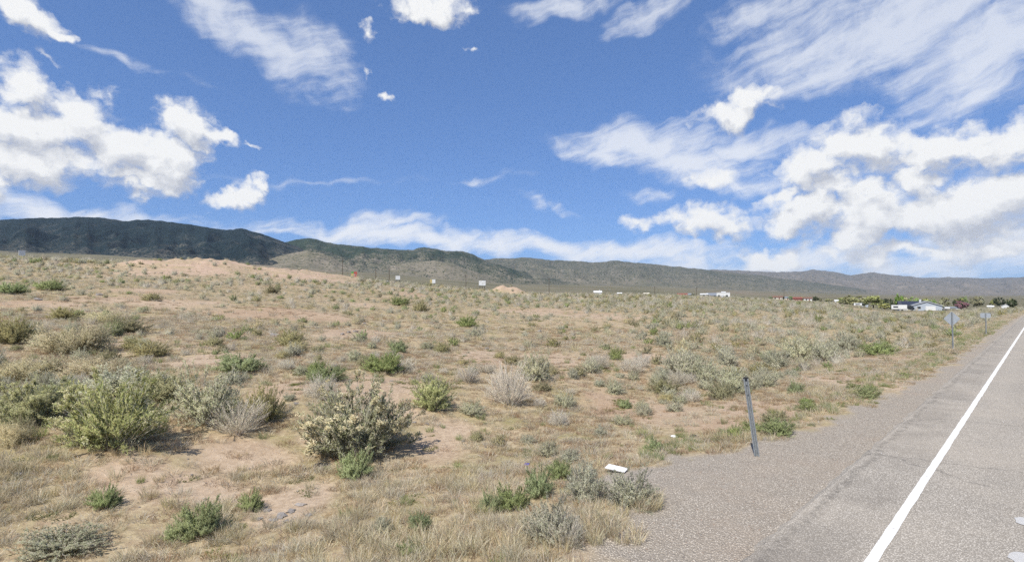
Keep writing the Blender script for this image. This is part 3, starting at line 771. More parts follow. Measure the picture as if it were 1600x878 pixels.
DESC = {'rabbitbrush': 'rabbitbrush', 'yellow_rabbitbrush': 'rabbitbrush', 'sagebrush': 'sagebrush', 'dry_shrub': 'dry shrub', 'green_bush': 'bush', 'olive_bush': 'bush', 'tan_shrub': 'dry shrub'}
VAR = {}
for kk, prm in KIND.items():
    VAR[kk] = []
    for v in range(3):
        st, lf, hd = shrub_data(17 * v + len(VAR) * 101 + 5, **prm)
        rec = dict(stems=mesh_np(kk + '_stems', st[0], quads=st[1], attrs=dict(col=st[2]), mats=[TWIG]),
                   foliage=mesh_np(kk + '_foliage', lf[0], quads=lf[1], attrs=dict(col=lf[2]), mats=[LEAF], normals=lf[3]))
        if hd: rec['seed_heads'] = mesh_np(kk + '_heads', hd[0], quads=hd[1], attrs=dict(col=hd[2]), mats=[STRAW], normals=hd[3])
        # one light joined mesh for the far ones
        lp = dict(prm); lp.update(n_main=int(prm['n_main'] * .32), twigs=6, leaves=max(2, prm['leaves'] // 2), leaf=(prm['leaf'][0] * 1.5, prm['leaf'][1] * 2.2), srad=prm.get('srad', .006) * 1.5, heads=prm.get('heads', 0) // 4, head_r=prm.get('head_r', .02) * 1.5)
        st, lf, hd = shrub_data(17 * v + len(VAR) * 101 + 5, **lp)
        Ns = [unit(st[0] - np.array([0, 0, -.1])), lf[3]]
        Vs, Qs, Cs, Mi = [st[0], lf[0]], [st[1], lf[1] + len(st[0])], [st[2] * .72, lf[2] * (.8 if kk == 'dry_shrub' else 1.0)], [np.zeros(len(st[1])), np.ones(len(lf[1]))]
        if hd:
            Vs.append(hd[0]); Qs.append(hd[1] + len(st[0]) + len(lf[0])); Cs.append(hd[2]); Ns.append(hd[3]); Mi.append(np.full(len(hd[1]), 1))
        rec['joined'] = mesh_np(kk, np.concatenate(Vs), quads=np.concatenate(Qs), attrs=dict(col=np.concatenate(Cs)), mats=[TWIG, LEAF], midx=np.concatenate(Mi), normals=np.concatenate(Ns))
        VAR[kk].append(rec)

vr = random.Random(5)
TAKEN = []
def shrub(kind, x, y, width, height, label, group=None, detail=True, sink=0.0, cat=None):
    rec = VAR[kind][vr.randrange(3)]
    z = float(ground_z(x, y)) - .02 - sink
    k = (width, width * vr.uniform(.85, 1.1), height / KIND[kind]['height'])
    nm = {'yellow_rabbitbrush': 'rabbitbrush', 'olive_bush': 'green_bush', 'tan_shrub': 'dry_shrub'}.get(kind, kind)
    rz = vr.uniform(0, 6.28)
    TAKEN.append((x, y, width * .5))
    if detail:
        o = empty(nm, (x, y, z), rz); o.scale = k
        for part in ('stems', 'foliage', 'seed_heads'):
            if part in rec:
                c = bpy.data.objects.new(part, rec[part]); COL.objects.link(c); c.parent = o
    else:
        o = link(nm, rec['joined'], loc=(x, y, z)); o.rotation_euler = (0, 0, rz); o.scale = k
    tag(o, label, cat or DESC[kind], group)
    return o
def shrub_px(kind, px, py, wpx, hpx, label, group=None, detail=True, cat=None):
    """plant whose foot the photograph shows at a pixel"""
    x, y, z, D = hit(px, py)
    w, h = wpx * D / F, hpx * D / F
    d = math.hypot(x, y); k = (d + w * .32) / d            # the pixel is its near edge
    return shrub(kind, x * k, y * k, w * 1.06, h * .96, label, group, detail, cat=cat)

S = shrub_px
# the ones that can be told apart
S('rabbitbrush', 558, 728, 168, 112, 'big rabbitbrush covered in tan seed heads on bare earth')
S('green_bush', 556, 752, 52, 44, 'small bright green tuft at the foot of the big tan headed rabbitbrush')
S('yellow_rabbitbrush', 178, 716, 165, 108, 'broad rabbitbrush with pale yellow tips and a dark hollow base')
S('yellow_rabbitbrush', 55, 668, 112, 66, 'yellow tipped rabbitbrush beside the broad pale tipped one')
S('sagebrush', 322, 672, 110, 82, 'tall grey green shrub between the broad rabbitbrush and dark bush')
S('dry_shrub', 372, 686, 92, 56, 'grey twiggy half bare shrub in front of tall grey green shrub', cat='dry shrub')
S('olive_bush', 412, 664, 58, 56, 'dark olive bush at the end of the left thicket', cat='bush')
S('olive_bush', 250, 630, 98, 46, 'dark green bush behind the broad pale tipped rabbitbrush')
S('sagebrush', 185, 622, 110, 40, 'pale sage clump behind the broad pale tipped rabbitbrush')
S('green_bush', 372, 586, 76, 27, 'low rounded green bush at the edge of the pink clearing')
S('green_bush', 512, 599, 62, 24, 'flat bright green bush behind a grey green tuft')
S('dry_shrub', 503, 628, 52, 40, 'grey fan shaped tuft on the pink clearing')
S('green_bush', 496, 584, 28, 20, 'little green bush beside a grey twig tangle')
S('green_bush', 600, 585, 64, 30, 'green bush tangled with grey twigs in mid field')
S('dry_shrub', 632, 584, 34, 24, 'dead twigs tangled with the mid field green bush', cat='dry shrub')
S('yellow_rabbitbrush', 676, 644, 66, 48, 'yellowish leafy rabbitbrush near the pale silver shrub')
S('dry_shrub', 797, 638, 70, 66, 'pale silver dome shaped dry shrub')
S('sagebrush', 838, 598, 54, 44, 'grey sage just behind the pale silver shrub')
S('olive_bush', 453, 541, 46, 26, 'dense dark olive bush standing alone beside white rock')
S('dry_shrub', 730, 600, 44, 26, 'brown grey twig tangle left behind pale silver shrub')
S('dry_shrub', 760, 584, 34, 16, 'low dark twig tangle behind pale silver shrub')
S('olive_bush', 236, 560, 56, 24, 'olive bush in front of the tan shrub drift')
S('olive_bush', 195, 522, 58, 26, 'round brown green bush with dark underside')
S('tan_shrub', 118, 556, 120, 44, 'wide straw coloured shrub in the left drift')
S('tan_shrub', 40, 600, 110, 36, 'straw coloured shrub drifting into the left thicket')
S('tan_shrub', 150, 596, 110, 34, 'low straw shrub behind the pale sage clump')
S('olive_bush', 22, 540, 64, 42, 'olive shrub with brown base beyond the straw drift')
S('olive_bush', 100, 500, 46, 18, 'olive shrub beyond the straw drift, beside bare track')
S('tan_shrub', 160, 506, 50, 18, 'straw brown shrub at the edge of the bare track')
S('green_bush', 18, 460, 46, 18, 'green bush beyond the bare track, end of a row')
S('green_bush', 78, 455, 44, 15, 'green bush beyond the bare track, paired with another')
S('olive_bush', 238, 471, 30, 14, 'yellow green bush alone in front of the pink bank')
S('olive_bush', 424, 459, 22, 13, 'small olive bush below the pink bank')
S('green_bush', 625, 478, 32, 14, 'bright green bush alone near the billboards side')
S('olive_bush', 658, 488, 28, 18, 'brown green bush next to the lone bright green one')
S('green_bush', 312, 846, 80, 54, 'bright green spiky bush in straw grass')
S('green_bush', 393, 802, 36, 30, 'small sage green tuft near flat stones')
S('green_bush', 272, 848, 34, 26, 'yellow green tuft beside the spiky green bush')
S('sagebrush', 986, 797, 78, 56, 'rounded grey green shrub at the gravel edge by white board')
S('sagebrush', 915, 788, 66, 60, 'upright grey green shrub behind the white board')
S('green_bush', 876, 752, 42, 28, 'green tuft behind the roadside green clump')
S('green_bush', 842, 780, 50, 42, 'vivid green clump with dark hollow at verge')
S('green_bush', 800, 800, 56, 34, 'vivid green clump on the verge beside straw')
S('green_bush', 765, 806, 40, 32, 'vivid green clump at the straw end of the verge row')
S('sagebrush', 862, 858, 84, 70, 'green shrub half dead with long white twigs')
S('dry_shrub', 885, 862, 64, 54, 'bleached white dead twigs over verge shrub', cat='dry shrub')
S('green_bush', 655, 836, 38, 30, 'green tuft in thick straw grass')
S('green_bush', 640, 874, 44, 24, 'bright green tuft low in thick straw grass')
S('sagebrush', 597, 836, 40, 24, 'dull green tuft in straw grass')
S('sagebrush', 1062, 592, 62, 42, 'sage shrub with pale twigs on the reddish slope')
S('sagebrush', 1098, 598, 52, 36, 'sage shrub with dark base next to its pale neighbour')
S('sagebrush', 1142, 618, 50, 44, 'sage shrub with bleached twigs behind the metal post')
S('sagebrush', 1137, 573, 42, 30, 'dense sage shrub upslope of the metal post')
S('dry_shrub', 985, 584, 46, 24, 'pale spiky dry shrub upslope of the reddish bank')
S('dry_shrub', 935, 578, 46, 22, 'pinkish dry shrub upslope of the reddish bank')
S('green_bush', 962, 564, 24, 18, 'small bright green bush between dry shrubs')
S('sagebrush', 1036, 543, 28, 22, 'round dark sage alone on pale earth')
S('sagebrush', 1213, 575, 44, 28, 'large sage in the long sage row, dark based')
S('sagebrush', 1252, 563, 60, 36, 'large spreading sage in the long sage row')
S('sagebrush', 1292, 566, 44, 34, 'blue grey sage in the long sage row')
S('sagebrush', 1322, 549, 44, 28, 'pale sage behind the long sage row')
S('green_bush', 1373, 556, 52, 22, 'green leaning shrub at the foot of the sage slope')
S('green_bush', 1243, 616, 24, 19, 'small bright green tuft on the verge beyond the metal post')
S('dry_shrub', 1266, 512, 26, 16, 'pinkish round dry shrub among sage')
S('green_bush', 1215, 682, 52, 26, 'green verge weed beside metal post')
S('green_bush', 1355, 623, 36, 16, 'green grassy weed alone on the far verge')
S('sagebrush', 95, 878, 140, 34, 'pale grey green trailing plant in the straw corner', cat='plant')
S('green_bush', 165, 800, 44, 30, 'small leafy green sprout on the pink earth near broad rabbitbrush')
S('olive_bush', 690, 552, 26, 18, 'little dark green shrub in mid field group'); S('sagebrush', 668, 548, 22, 14, 'pale sage tuft in mid field group')
S('green_bush', 730, 512, 34, 16, 'yellow green shrub in mid field'); S('sagebrush', 742, 528, 28, 16, 'grey sage in mid field behind white scrap')

for k in range(26):
    s_ = 9.5 + 55 * (k / 26) ** 1.5 + vr.uniform(-.6, .6); u_ = float(np.interp(s_, GS, GU)) + vr.uniform(.1, 1.3); q = RD * s_ + RN * u_
    shrub(vr.choice(['green_bush', 'green_bush', 'olive_bush', 'tan_shrub']), q[0], q[1], vr.uniform(.25, .6), vr.uniform(.12, .26), 'low green weed growing along the road verge', 'weeds along the road verge', detail=s_ < 25, cat='weed')
# scattered over the plain: fewer on the bare ground to the left, close together to the right
rs = np.random.RandomState(3)
def free(x, y, r):
    for a, b, c in TAKEN:
        if (a - x) ** 2 + (b - y) ** 2 < (c + r * .7) ** 2: return False
    return True
SCAT = []
nc = 60000
cD = np.exp(rs.uniform(math.log(9), math.log(285), nc)); cpx = rs.uniform(-60, 1640, nc); cx_ = (cpx - CX) / F * cD
cu, cs_ = road_us(cx_, cD)
cb_, cbk = bare_at(cx_, cD), bank_at(cx_, cD)
cright, cfar = sstep(cpx, 850, 1150), sstep(cD, 35, 110)
dens = (.09 + .27 * cright + .46 * cfar) * (1 - .82 * cb_ * (1 - .5 * cright)) * (1 - .72 * cbk)
dens = np.where(cD < 14, dens * .35, dens)
dens = np.where((cpx < 230) & (cD < 24), np.maximum(dens, .45), dens)
dens = np.where(fbm(cx_ / 12, cD / 12, 3) < -.25, dens * .35, dens)
yard = (cpx > 1310) & (cpx < 1520) & (cD > 120)
ok = (cu > np.where((cpx > 900) & (cD < 30), 6.6, 4.6)) & ~(yard & (rs.uniform(0, 1, nc) < .9)) & (rs.uniform(0, 1, nc) < dens * np.minimum(1, cD / 26))
CELL = {}
def cell_add(x, y, r): CELL.setdefault((int(x // 3), int(y // 3)), []).append((x, y, r))
def cell_free(x, y, r):
    i, j = int(x // 3), int(y // 3)
    for a in (-1, 0, 1):
        for b in (-1, 0, 1):
            for (p, q, c) in CELL.get((i + a, j + b), ()):
                if (p - x) ** 2 + (q - y) ** 2 < (c + r * .7) ** 2: return False
    return True
for t_ in TAKEN: cell_add(*t_)
for k in np.where(ok)[0]:
    x, D, px, b, right, far = cx_[k], cD[k], cpx[k], cb_[k], cright[k], cfar[k]
    q = rs.uniform()
    pg = .16 if px < 1000 else .07
    kind = 'sagebrush' if q < .50 else 'dry_shrub' if q < .70 else 'olive_bush' if q < .86 - pg * .3 else 'green_bush' if q < .86 + pg * .5 else 'tan_shrub'
    w = rs.uniform(.35, 1.0) * (1.25 if right > .5 else 1.0) * (.65 if b > .5 else 1.0) * (.8 + .5 * far)
    if D < 160 and not cell_free(x, D, w * .5): continue
    SCAT.append((D / w, kind, float(x), float(D), w, w * rs.uniform(.42, .72)))
    if D < 160: cell_add(x, D, w * .5)
    if len(SCAT) >= 5600: break
SCAT.sort()
GL = {'sagebrush': ('grey green sagebrush scattered over the dry plain', 'sagebrush scattered over the plain'),
      'dry_shrub': ('greyish dry twiggy shrub scattered among the sage', 'dry grey shrubs among the sage'),
      'olive_bush': ('small olive green bush scattered among the sage', 'olive bushes among the sage'),
      'green_bush': ('small fresh green bush scattered among the sage', 'fresh green bushes among the sage'),
      'tan_shrub': ('low straw coloured shrub scattered among the sage', 'straw coloured shrubs among the sage')}
cnt = {}; REST = []
for q, kind, x, D, w, h in SCAT:
    cnt[kind] = cnt.get(kind, 0) + 1
    if cnt[kind] <= {'sagebrush': 230, 'dry_shrub': 110, 'olive_bush': 70, 'green_bush': 50, 'tan_shrub': 60}[kind]:
        shrub(kind, x, D, w, h, GL[kind][0], GL[kind][1], detail=D < 22)
    else: REST.append((kind, x, D, w, h))

# ---- uncountable cover, set out by geometry nodes from point clouds
LIB = bpy.data.collections.new('cover_library')
def lib(meshes, name):
    c = bpy.data.collections.new(name); 
    for i, m in enumerate(meshes):
        o = bpy.data.objects.new('%s_%02d' % (name, i), m); c.objects.link(o)
    return c
def scatter(name, label, cat, P, sx, sz, rz, idx, coll, tilt=.0):
    me = bpy.data.meshes.new(name); n = len(P)
    me.vertices.add(n); me.vertices.foreach_set('co', np.asarray(P, np.float32).ravel())
    for k, a in (('sx', sx), ('sz', sz), ('rz', rz)):
        at = me.attributes.new(k, 'FLOAT', 'POINT'); at.data.foreach_set('value', np.asarray(a, np.float32))
    at = me.attributes.new('idx', 'INT', 'POINT'); at.data.foreach_set('value', np.asarray(idx, np.int32))
    o = link(name, me)
    g = bpy.data.node_groups.new(name + '_nodes', 'GeometryNodeTree')
    g.interface.new_socket('Geometry', in_out='INPUT', socket_type='NodeSocketGeometry')
    g.interface.new_socket('Geometry', in_out='OUTPUT', socket_type='NodeSocketGeometry')
    nn = g.nodes.new; L = g.links.new
    a, b = nn('NodeGroupInput'), nn('NodeGroupOutput')
    ip, ci = nn('GeometryNodeInstanceOnPoints'), nn('GeometryNodeCollectionInfo')
    ci.inputs[0].default_value = coll; ci.inputs[1].default_value = True; ci.inputs[2].default_value = True
    def at_(nm, ty='FLOAT'):
        q = nn('GeometryNodeInputNamedAttribute'); q.data_type = ty; q.inputs[0].default_value = nm; return q.outputs[0]
    cs, cr = nn('ShaderNodeCombineXYZ'), nn('ShaderNodeCombineXYZ')
    L(at_('sx'), cs.inputs[0]); L(at_('sx'), cs.inputs[1]); L(at_('sz'), cs.inputs[2]); L(at_('rz'), cr.inputs[2])
    L(a.outputs[0], ip.inputs['Points']); L(ci.outputs[0], ip.inputs['Instance'])
    ip.inputs['Pick Instance'].default_value = True
    L(at_('idx', 'INT'), ip.inputs['Instance Index']); L(cr.outputs[0], ip.inputs['Rotation']); L(cs.outputs[0], ip.inputs['Scale'])
    L(ip.outputs[0], b.inputs[0])
    md = o.modifiers.new('scatter', 'NODES'); md.node_group = g
    return tag(o, label, cat, kind='stuff')

kinds = list(VAR); shrub_lib = lib([VAR[k][v]['joined'] for k in kinds for v in range(3)], 'far_shrub')
nR = len(REST)
xs = np.array([r[1] for r in REST]); ys = np.array([r[2] for r in REST])
# and the crowd of scrub beyond, out to where the plain turns to texture
nf = 9000
Df = np.exp(rs.uniform(math.log(110), math.log(900), nf)); pf = rs.uniform(-80, 1680, nf); xf = (pf - CX) / F * Df
keep = (bank_at(xf, Df) < .3) & ~((pf > 1310) & (pf < 1520) & (Df > 120) & (Df < 330)) & (road_us(xf, Df)[0] > 6)
xf, Df = xf[keep], Df[keep]; nf = len(xf)
X = np.concatenate([xs, xf]); Yy = np.concatenate([ys, Df])
sx_ = np.concatenate([[r[3] for r in REST], rs.uniform(.7, 1.7, nf)]); 
kid = np.concatenate([[kinds.index(r[0]) for r in REST], rs.choice([kinds.index('sagebrush'), kinds.index('sagebrush'), kinds.index('dry_shrub'), kinds.index('olive_bush'), kinds.index('tan_shrub')], nf)]).astype(int)
sz_ = sx_ * rs.uniform(.75, 1.2, len(sx_))
scatter('distant_scrub', 'crowd of small grey green scrub far across the plain', 'scrub', np.stack([X, Yy, ground_z(X, Yy) - .03], -1), sx_, sz_, rs.uniform(0, 6.28, len(X)), kid * 3 + rs.randint(0, 3, len(X)), shrub_lib)

def tuft(seed, n, h, r, w, cols, lean=.5, curl=.3):
    q = np.random.RandomState(seed)
    ph = q.uniform(0, 6.28, n); rr = r * np.sqrt(q.uniform(0, 1, n))
    P = np.stack([rr * np.cos(ph), rr * np.sin(ph), np.full(n, -.01)], -1)
    ph2 = ph + q.normal(0, .7, n); ln = lean * q.uniform(.1, 1.3, n)
    d = unit(np.stack([np.cos(ph2) * ln, np.sin(ph2) * ln, np.ones(n)], -1))
    L = h * q.uniform(.45, 1.15, n)
    d2 = unit(d + np.stack([np.cos(ph2), np.sin(ph2), -np.ones(n) * .5], -1) * curl * q.uniform(.2, 1.6, n)[:, None])
    sd = unit(np.cross(d, q.normal(size=(n, 3)))) * w * .5
    M = P + d * (L * .55)[:, None]; T = M + d2 * (L * .5)[:, None]
    V = np.stack([P - sd, P + sd, M + sd * .8, M - sd * .8, T], 1).reshape(-1, 3)
    o = (np.arange(n) * 5)[:, None]
    c = colours(n, 5, cols, q, .18)
    return V, o + np.array([3, 2, 4]), o + np.array([0, 1, 2, 3]), c
STR = ((.60, .52, .345), (.53, .45, .28), (.66, .59, .42), (.46, .38, .23))
STG = ((.56, .505, .38), (.50, .45, .34), (.62, .57, .45))
RUS = ((.40, .28, .18), (.45, .335, .215), (.36, .255, .155), (.49, .395, .265))
GRG = ((.25, .31, .12), (.31, .35, .15), (.44, .41, .23))
OLG = ((.21, .215, .075), (.28, .265, .10), (.17, .20, .07))
grass = []
for i in range(4): grass.append(tuft(40 + i, 70, .22, .09, .0055, STR, .55, .4))       # 0-3 tall straw
for i in range(3): grass.append(tuft(50 + i, 60, .15, .12, .006, STR + STG, .9, .6))      # 4-6 short straw
for i in range(3): grass.append(tuft(60 + i, 70, .11, .13, .006, RUS, 1.0, .6))      # 7-9 rusty cheat grass
for i in range(2): grass.append(tuft(70 + i, 70, .20, .09, .0065, GRG, .6, .4))       # 10-11 green grass
for i in range(2): grass.append(tuft(80 + i, 110, .055, .14, .011, OLG, 1.6, .8))     # 12-13 low mats
for i in range(2): grass.append(tuft(90 + i, 50, .22, .11, .005, STG, 1.0, .7))       # 14-15 grey litter
gmesh = [mesh_np('grass_tuft', V, tris=t, quads=q, attrs=dict(col=c), mats=[STRAW]) for V, t, q, c in grass]
grass_lib = lib(gmesh, 'tuft')

def cloud(n, dlo, dhi, plo, phi, seed):
    q = np.random.RandomState(seed)
    D = np.sqrt(q.uniform(dlo ** 2, dhi ** 2, n)); px = q.uniform(plo, phi, n)
    return (px - CX) / F * D, D, px, q
gx, gy, gi_, gs, gh = [], [], [], [], []
def sow(n, dlo, dhi, seed, dens, kinds_, s, hk=(.7, 1.3), plo=-120, phi=1680):
    x, y, px, q = cloud(n, dlo, dhi, plo, phi, seed)
    u, s_ = road_us(x, y)
    gr = gravel_at(x, y); ba = bare_at(x, y); bk = bank_at(x, y)
    k = q.uniform(0, 1, n) < dens(x, y, px, u, s_, gr, ba, bk)
    x, y = x[k], y[k]; m = len(x)
    gx.append(x); gy.append(y); gi_.append(q.choice(kinds_, m)); sc2 = q.uniform(s[0], s[1], m); gs.append(sc2); gh.append(sc2 * q.uniform(hk[0], hk[1], m))
nse = lambda x, y, L, o: fbm(x / L + o, y / L - o, 3)
sow(40000, 3.2, 30, 1, lambda x, y, px, u, s, g, b, k: (1 - g) ** 2 * (.34 + .55 * sstep(nse(x, y, 2.2, 3), -.15, .35)) * (1 - .9 * b), [4, 5, 6, 7, 8, 9, 15], (.5, 1.1))
sow(9000, 3.2, 9.5, 2, lambda x, y, px, u, s, g, b, k: (1 - g) ** 2 * sstep(nse(x, y, 1.5, 7), -.2, .2) * (.35 + .65 * (1 - sstep(y, 6.4, 8.2))) * (1 - .75 * b), [0, 1, 2, 3, 14, 15, 4, 5], (.5, 1.05))
sow(16000, 4, 40, 3, lambda x, y, px, u, s, g, b, k: (1 - g) ** 2 * sstep(nse(x, y, 5, 11) + .3 * sstep(px, 700, 900) * (1 - sstep(px, 1150, 1300)), .0, .4) * .9 * (1 - .6 * b), [7, 8, 9, 7, 8, 4], (.6, 1.3))
sow(52000, 24, 130, 4, lambda x, y, px, u, s, g, b, k: (1 - g) * .75 * (1 - .85 * b) * (1 - .9 * k), [4, 5, 6, 9, 15, 0, 12], (.8, 1.9))
sow(36000, 5, 60, 5, lambda x, y, px, u, s, g, b, k: (1 - g) ** 2 * sstep(1.0 - np.abs(u - np.interp(s, GS, GU) - .55) / 1.0, .1, .8) * .85, [0, 1, 2, 3, 4, 10, 11, 10, 11, 13], (.35, 1.0), plo=1000)
sow(5200, 3.5, 22, 6, lambda x, y, px, u, s, g, b, k: (1 - g) ** 2 * sstep(nse(x, y, 1.3, 23), .18, .4) * .8, [12, 13, 12, 13, 10], (.5, 1.2))
sow(1500, 4, 30, 7, lambda x, y, px, u, s, g, b, k: (1 - g) * .22, [0, 1, 2, 3, 10, 14], (.5, 1.15))
sow(700, 4, 60, 8, lambda x, y, px, u, s, g, b, k: g * (u > U_PAVE + .25) * sstep(u - np.interp(s, GS, GU), -.9, .1) * .6, [4, 5, 10, 13], (.15, .4), plo=900)
GX, GY = np.concatenate(gx), np.concatenate(gy); GI, GSZ, GH = np.concatenate(gi_), np.concatenate(gs), np.concatenate(gh)
# pale straw clump beside the metal post
for (px, py, r, n) in [(1150, 688, .32, 26), (1270, 618, .45, 24), (1300, 610, .4, 16), (730, 850, .6, 50), (960, 838, .3, 14), (1010, 792, .22, 14), (700, 760, .35, 18), (620, 860, .5, 30), (30, 730, .6, 30)]:
    x, y, z, D = hit(px, py)
    GX = np.concatenate([GX, x + rs.normal(0, r * .6, n)]); GY = np.concatenate([GY, y + rs.normal(0, r * .6, n)])
    GI = np.concatenate([GI, rs.choice([0, 1, 2, 3], n)]); q = rs.uniform(.7, 1.15, n); GSZ = np.concatenate([GSZ, q]); GH = np.concatenate([GH, q])
scatter('dry_grass', 'straw and rust coloured dry grass with green mats covering the ground', 'grass', np.stack([GX, GY, ground_z(GX, GY)], -1), GSZ, GH, rs.uniform(0, 6.28, len(GX)), GI, grass_lib)

# loose stones in the soil and grit on the verge
def pebble(seed, cols):
    q = np.random.RandomState(seed)
    import bmesh
    bm = bmesh.new(); bmesh.ops.create_icosphere(bm, subdivisions=1, radius=.5)
    for v in bm.verts:
        v.co *= q.uniform(.75, 1.15); v.co.z *= .62
    V = np.array([v.co[:] for v in bm.verts]); T = np.array([[v.index for v in f.verts] for f in bm.faces]); bm.free()
    return mesh_np('pebble', V, tris=T, attrs=dict(col=np.tile(np.array(cols), (len(V), 1))), mats=[STONE])
def stone_b(N, b, out):
    c = N.attr('col', 'Color'); nz = N.noise(N.n('ShaderNodeTexCoord').outputs['Object'], 7.0, 4, .6)
    rnd = N.n('ShaderNodeObjectInfo').outputs['Random']
    N.put(b.inputs['Base Color'], N.mix(N.m('MULTIPLY', nz, N.lin(rnd, 0, 1, .2, .9)), c, (.16, .13, .11, 1)))
    bump(N, b, nz, .5, .05)
STONE = material('stone', stone_b, .9, .15)
peb_lib = lib([pebble(i, c) for i, c in enumerate([(.46, .41, .35), (.35, .29, .24), (.26, .22, .19), (.58, .53, .46), (.42, .31, .24), (.30, .27, .25)])], 'pebble')
x, y, px, q = cloud(26000, 3.4, 16, 200, 1650, 77)
u, s_ = road_us(x, y); g = gravel_at(x, y)
k = (g > .35) & (u > U_PAVE + .02) & (q.uniform(0, 1, len(x)) < .75)
x1, y1, px1, q1 = cloud(9000, 3.6, 26, -80, 1500, 78)
k1 = (q1.uniform(0, 1, len(x1)) < .1 + .7 * bare_at(x1, y1)) & (gravel_at(x1, y1) < .5)
PX_, PY_ = np.concatenate([x[k], x1[k1]]), np.concatenate([y[k], y1[k1]])
n = len(PX_); sz = np.concatenate([q.uniform(.010, .024, k.sum()), .012 + .05 * q1.uniform(0, 1, k1.sum()) ** 4])
scatter('loose_gravel', 'loose grit and small stones on the verge and open earth', 'gravel', np.stack([PX_, PY_, ground_z(PX_, PY_) + sz * .12], -1), sz, sz, rs.uniform(0, 6.28, n), rs.randint(0, 6, n), peb_lib)

# ------------------------------------------------------------------ built things
class MB:
    """collects boxes and slabs into one mesh"""
    def __init__(s): s.V, s.T, s.Q, s.n = [], [], [], 0
    def add(s, V, quads=(), tris=()):
        s.V += [tuple(v) for v in V]
        s.Q += [tuple(i + s.n for i in q) for q in quads]; s.T += [tuple(i + s.n for i in q) for q in tris]; s.n += len(V); return s
    def box(s, x0, x1, y0, y1, z0, z1):
        V = [(x, y, z) for z in (z0, z1) for y in (y0, y1) for x in (x0, x1)]
        return s.add(V, [(0, 2, 3, 1), (4, 5, 7, 6), (0, 1, 5, 4), (2, 6, 7, 3), (0, 4, 6, 2), (1, 3, 7, 5)])
    def prism(s, poly, axis, a, b):
        """a closed outline pushed from a to b along an axis; the outline lies in the other two axes"""
        n = len(poly); V = []
        for t in (a, b):
            for p, q in poly: V.append((t, p, q) if axis == 'x' else (p, t, q) if axis == 'y' else (p, q, t))
        s.add(V, [(i, (i + 1) % n, n + (i + 1) % n, n + i) for i in range(n)])
        for base in (0, n):
            for i in range(1, n - 1): s.T.append(tuple(k + s.n - 2 * n + base for k in (0, i, i + 1)))
        return s
    def tube(s, A, B, ra, rb=None, n=8):
        rb = ra if rb is None else rb
        A, B = Vector(A), Vector(B); d = (B - A).normalized(); h = d.orthogonal().normalized(); k = d.cross(h)
        V = [tuple(P + (h * math.cos(6.2832 * i / n) + k * math.sin(6.2832 * i / n)) * r) for P, r in ((A, ra), (B, rb)) for i in range(n)]
        s.add(V, [(i, (i + 1) % n, n + (i + 1) % n, n + i) for i in range(n)])
        for base in (0, n):
            for i in range(1, n - 1): s.T.append(tuple(q + s.n - 2 * n + base for q in (0, i, i + 1)))
        return s
    def build(s, name, mat, parent=None, loc=None, bev=0.0):
        me = mesh_np(name, np.array(s.V, float), tris=np.array(s.T) if s.T else None, quads=np.array(s.Q) if s.Q else None, mats=[mat])
        import bmesh
        bm = bmesh.new(); bm.from_mesh(me); bmesh.ops.recalc_face_normals(bm, faces=bm.faces[:])
        if bev: bmesh.ops.bevel(bm, geom=bm.edges[:], offset=bev, segments=2, affect='EDGES', profile=.6)
        bm.to_mesh(me); bm.free()
        return link(name, me, parent, loc)

M = dict(steel=plain('galvanised_steel', (.20, .215, .225), .75, .2, .0, .2, 30), alu=plain('bare_aluminium', (.30, .33, .36), .75, .2, .0, .08, 9), yellow=plain('sign_yellow', (.75, .50, .03), .5),
         white=plain('white_paint', (.66, .66, .64), .6, .2, 0, .05), grey=plain('grey_siding', (.38, .42, .47), .7, .2, 0, .06), dark=plain('dark_roof', (.055, .06, .08), .7), greyroof=plain('grey_shingle', (.20, .22, .25), .85),
         glass=plain('window_glass', (.03, .04, .05), .12, .5, 0, .1), red=plain('barn_red', (.23, .08, .065), .7), wood=plain('pole_wood', (.10, .075, .055), .9), rubber=plain('black_rubber', (.03, .03, .03), .85),
         blue=plain('blue_film', (.02, .03, .45), .4, .4), cream=plain('cream_wall', (.62, .57, .47), .8), signred=plain('sign_red', (.40, .09, .07), .6), signgold=plain('sign_gold', (.48, .38, .17), .6), signgreen=plain('sign_green', (.10, .30, .08), .6),
         greywall=plain('pale_grey_wall', (.5, .51, .52), .8), black=plain('black_paint', (.025, .027, .03), .35, .5), solar=plain('solar_glass', (.035, .04, .06), .35, .4), paper=plain('weathered_board', (.70, .69, .67), .8, .2, 0, .16, 14), brownr=plain('brown_roof', (.17, .10, .075), .85), skin=plain('printed_face', (.62, .62, .60), .7, .2, 0, .25, 1.2))

# roadside marker post: a steel channel, leaning a little
x, y, z, D = hit(1183, 714)
t = .0035
hat = [(-.040, -.012), (-.020, -.012), (-.014, .022), (.014, .022), (.020, -.012), (.040, -.012), (.040, -.012 + t), (.0228, -.012 + t), (.0168, .022 + t), (-.0168, .022 + t), (-.0228, -.012 + t), (-.040, -.012 + t)]
h_post = 119 * D / F + .02
pm = MB(); n = len(hat)
V = [(a, b, q) for q in (-.35, h_post) for a, b in hat]
pm.add(V, [(i, (i + 1) % n, n + (i + 1) % n, n + i) for i in range(n)])
for base in (0, n):
    for q in ((0, 1, 10, 11), (1, 2, 9, 10), (2, 3, 8, 9), (3, 4, 7, 8), (4, 5, 6, 7)): pm.Q.append(tuple(base + i for i in q))
post = empty('marker_post', (x, y, z), R(-24)); post.rotation_euler = (R(1.5), R(-7.0), R(-24))
pm.build('channel', M['steel'], post)
cp = MB(); cp.box(-.043, .043, -.016, .030, h_post - .004, h_post + .014); cp.build('cap', M['rubber'], post)
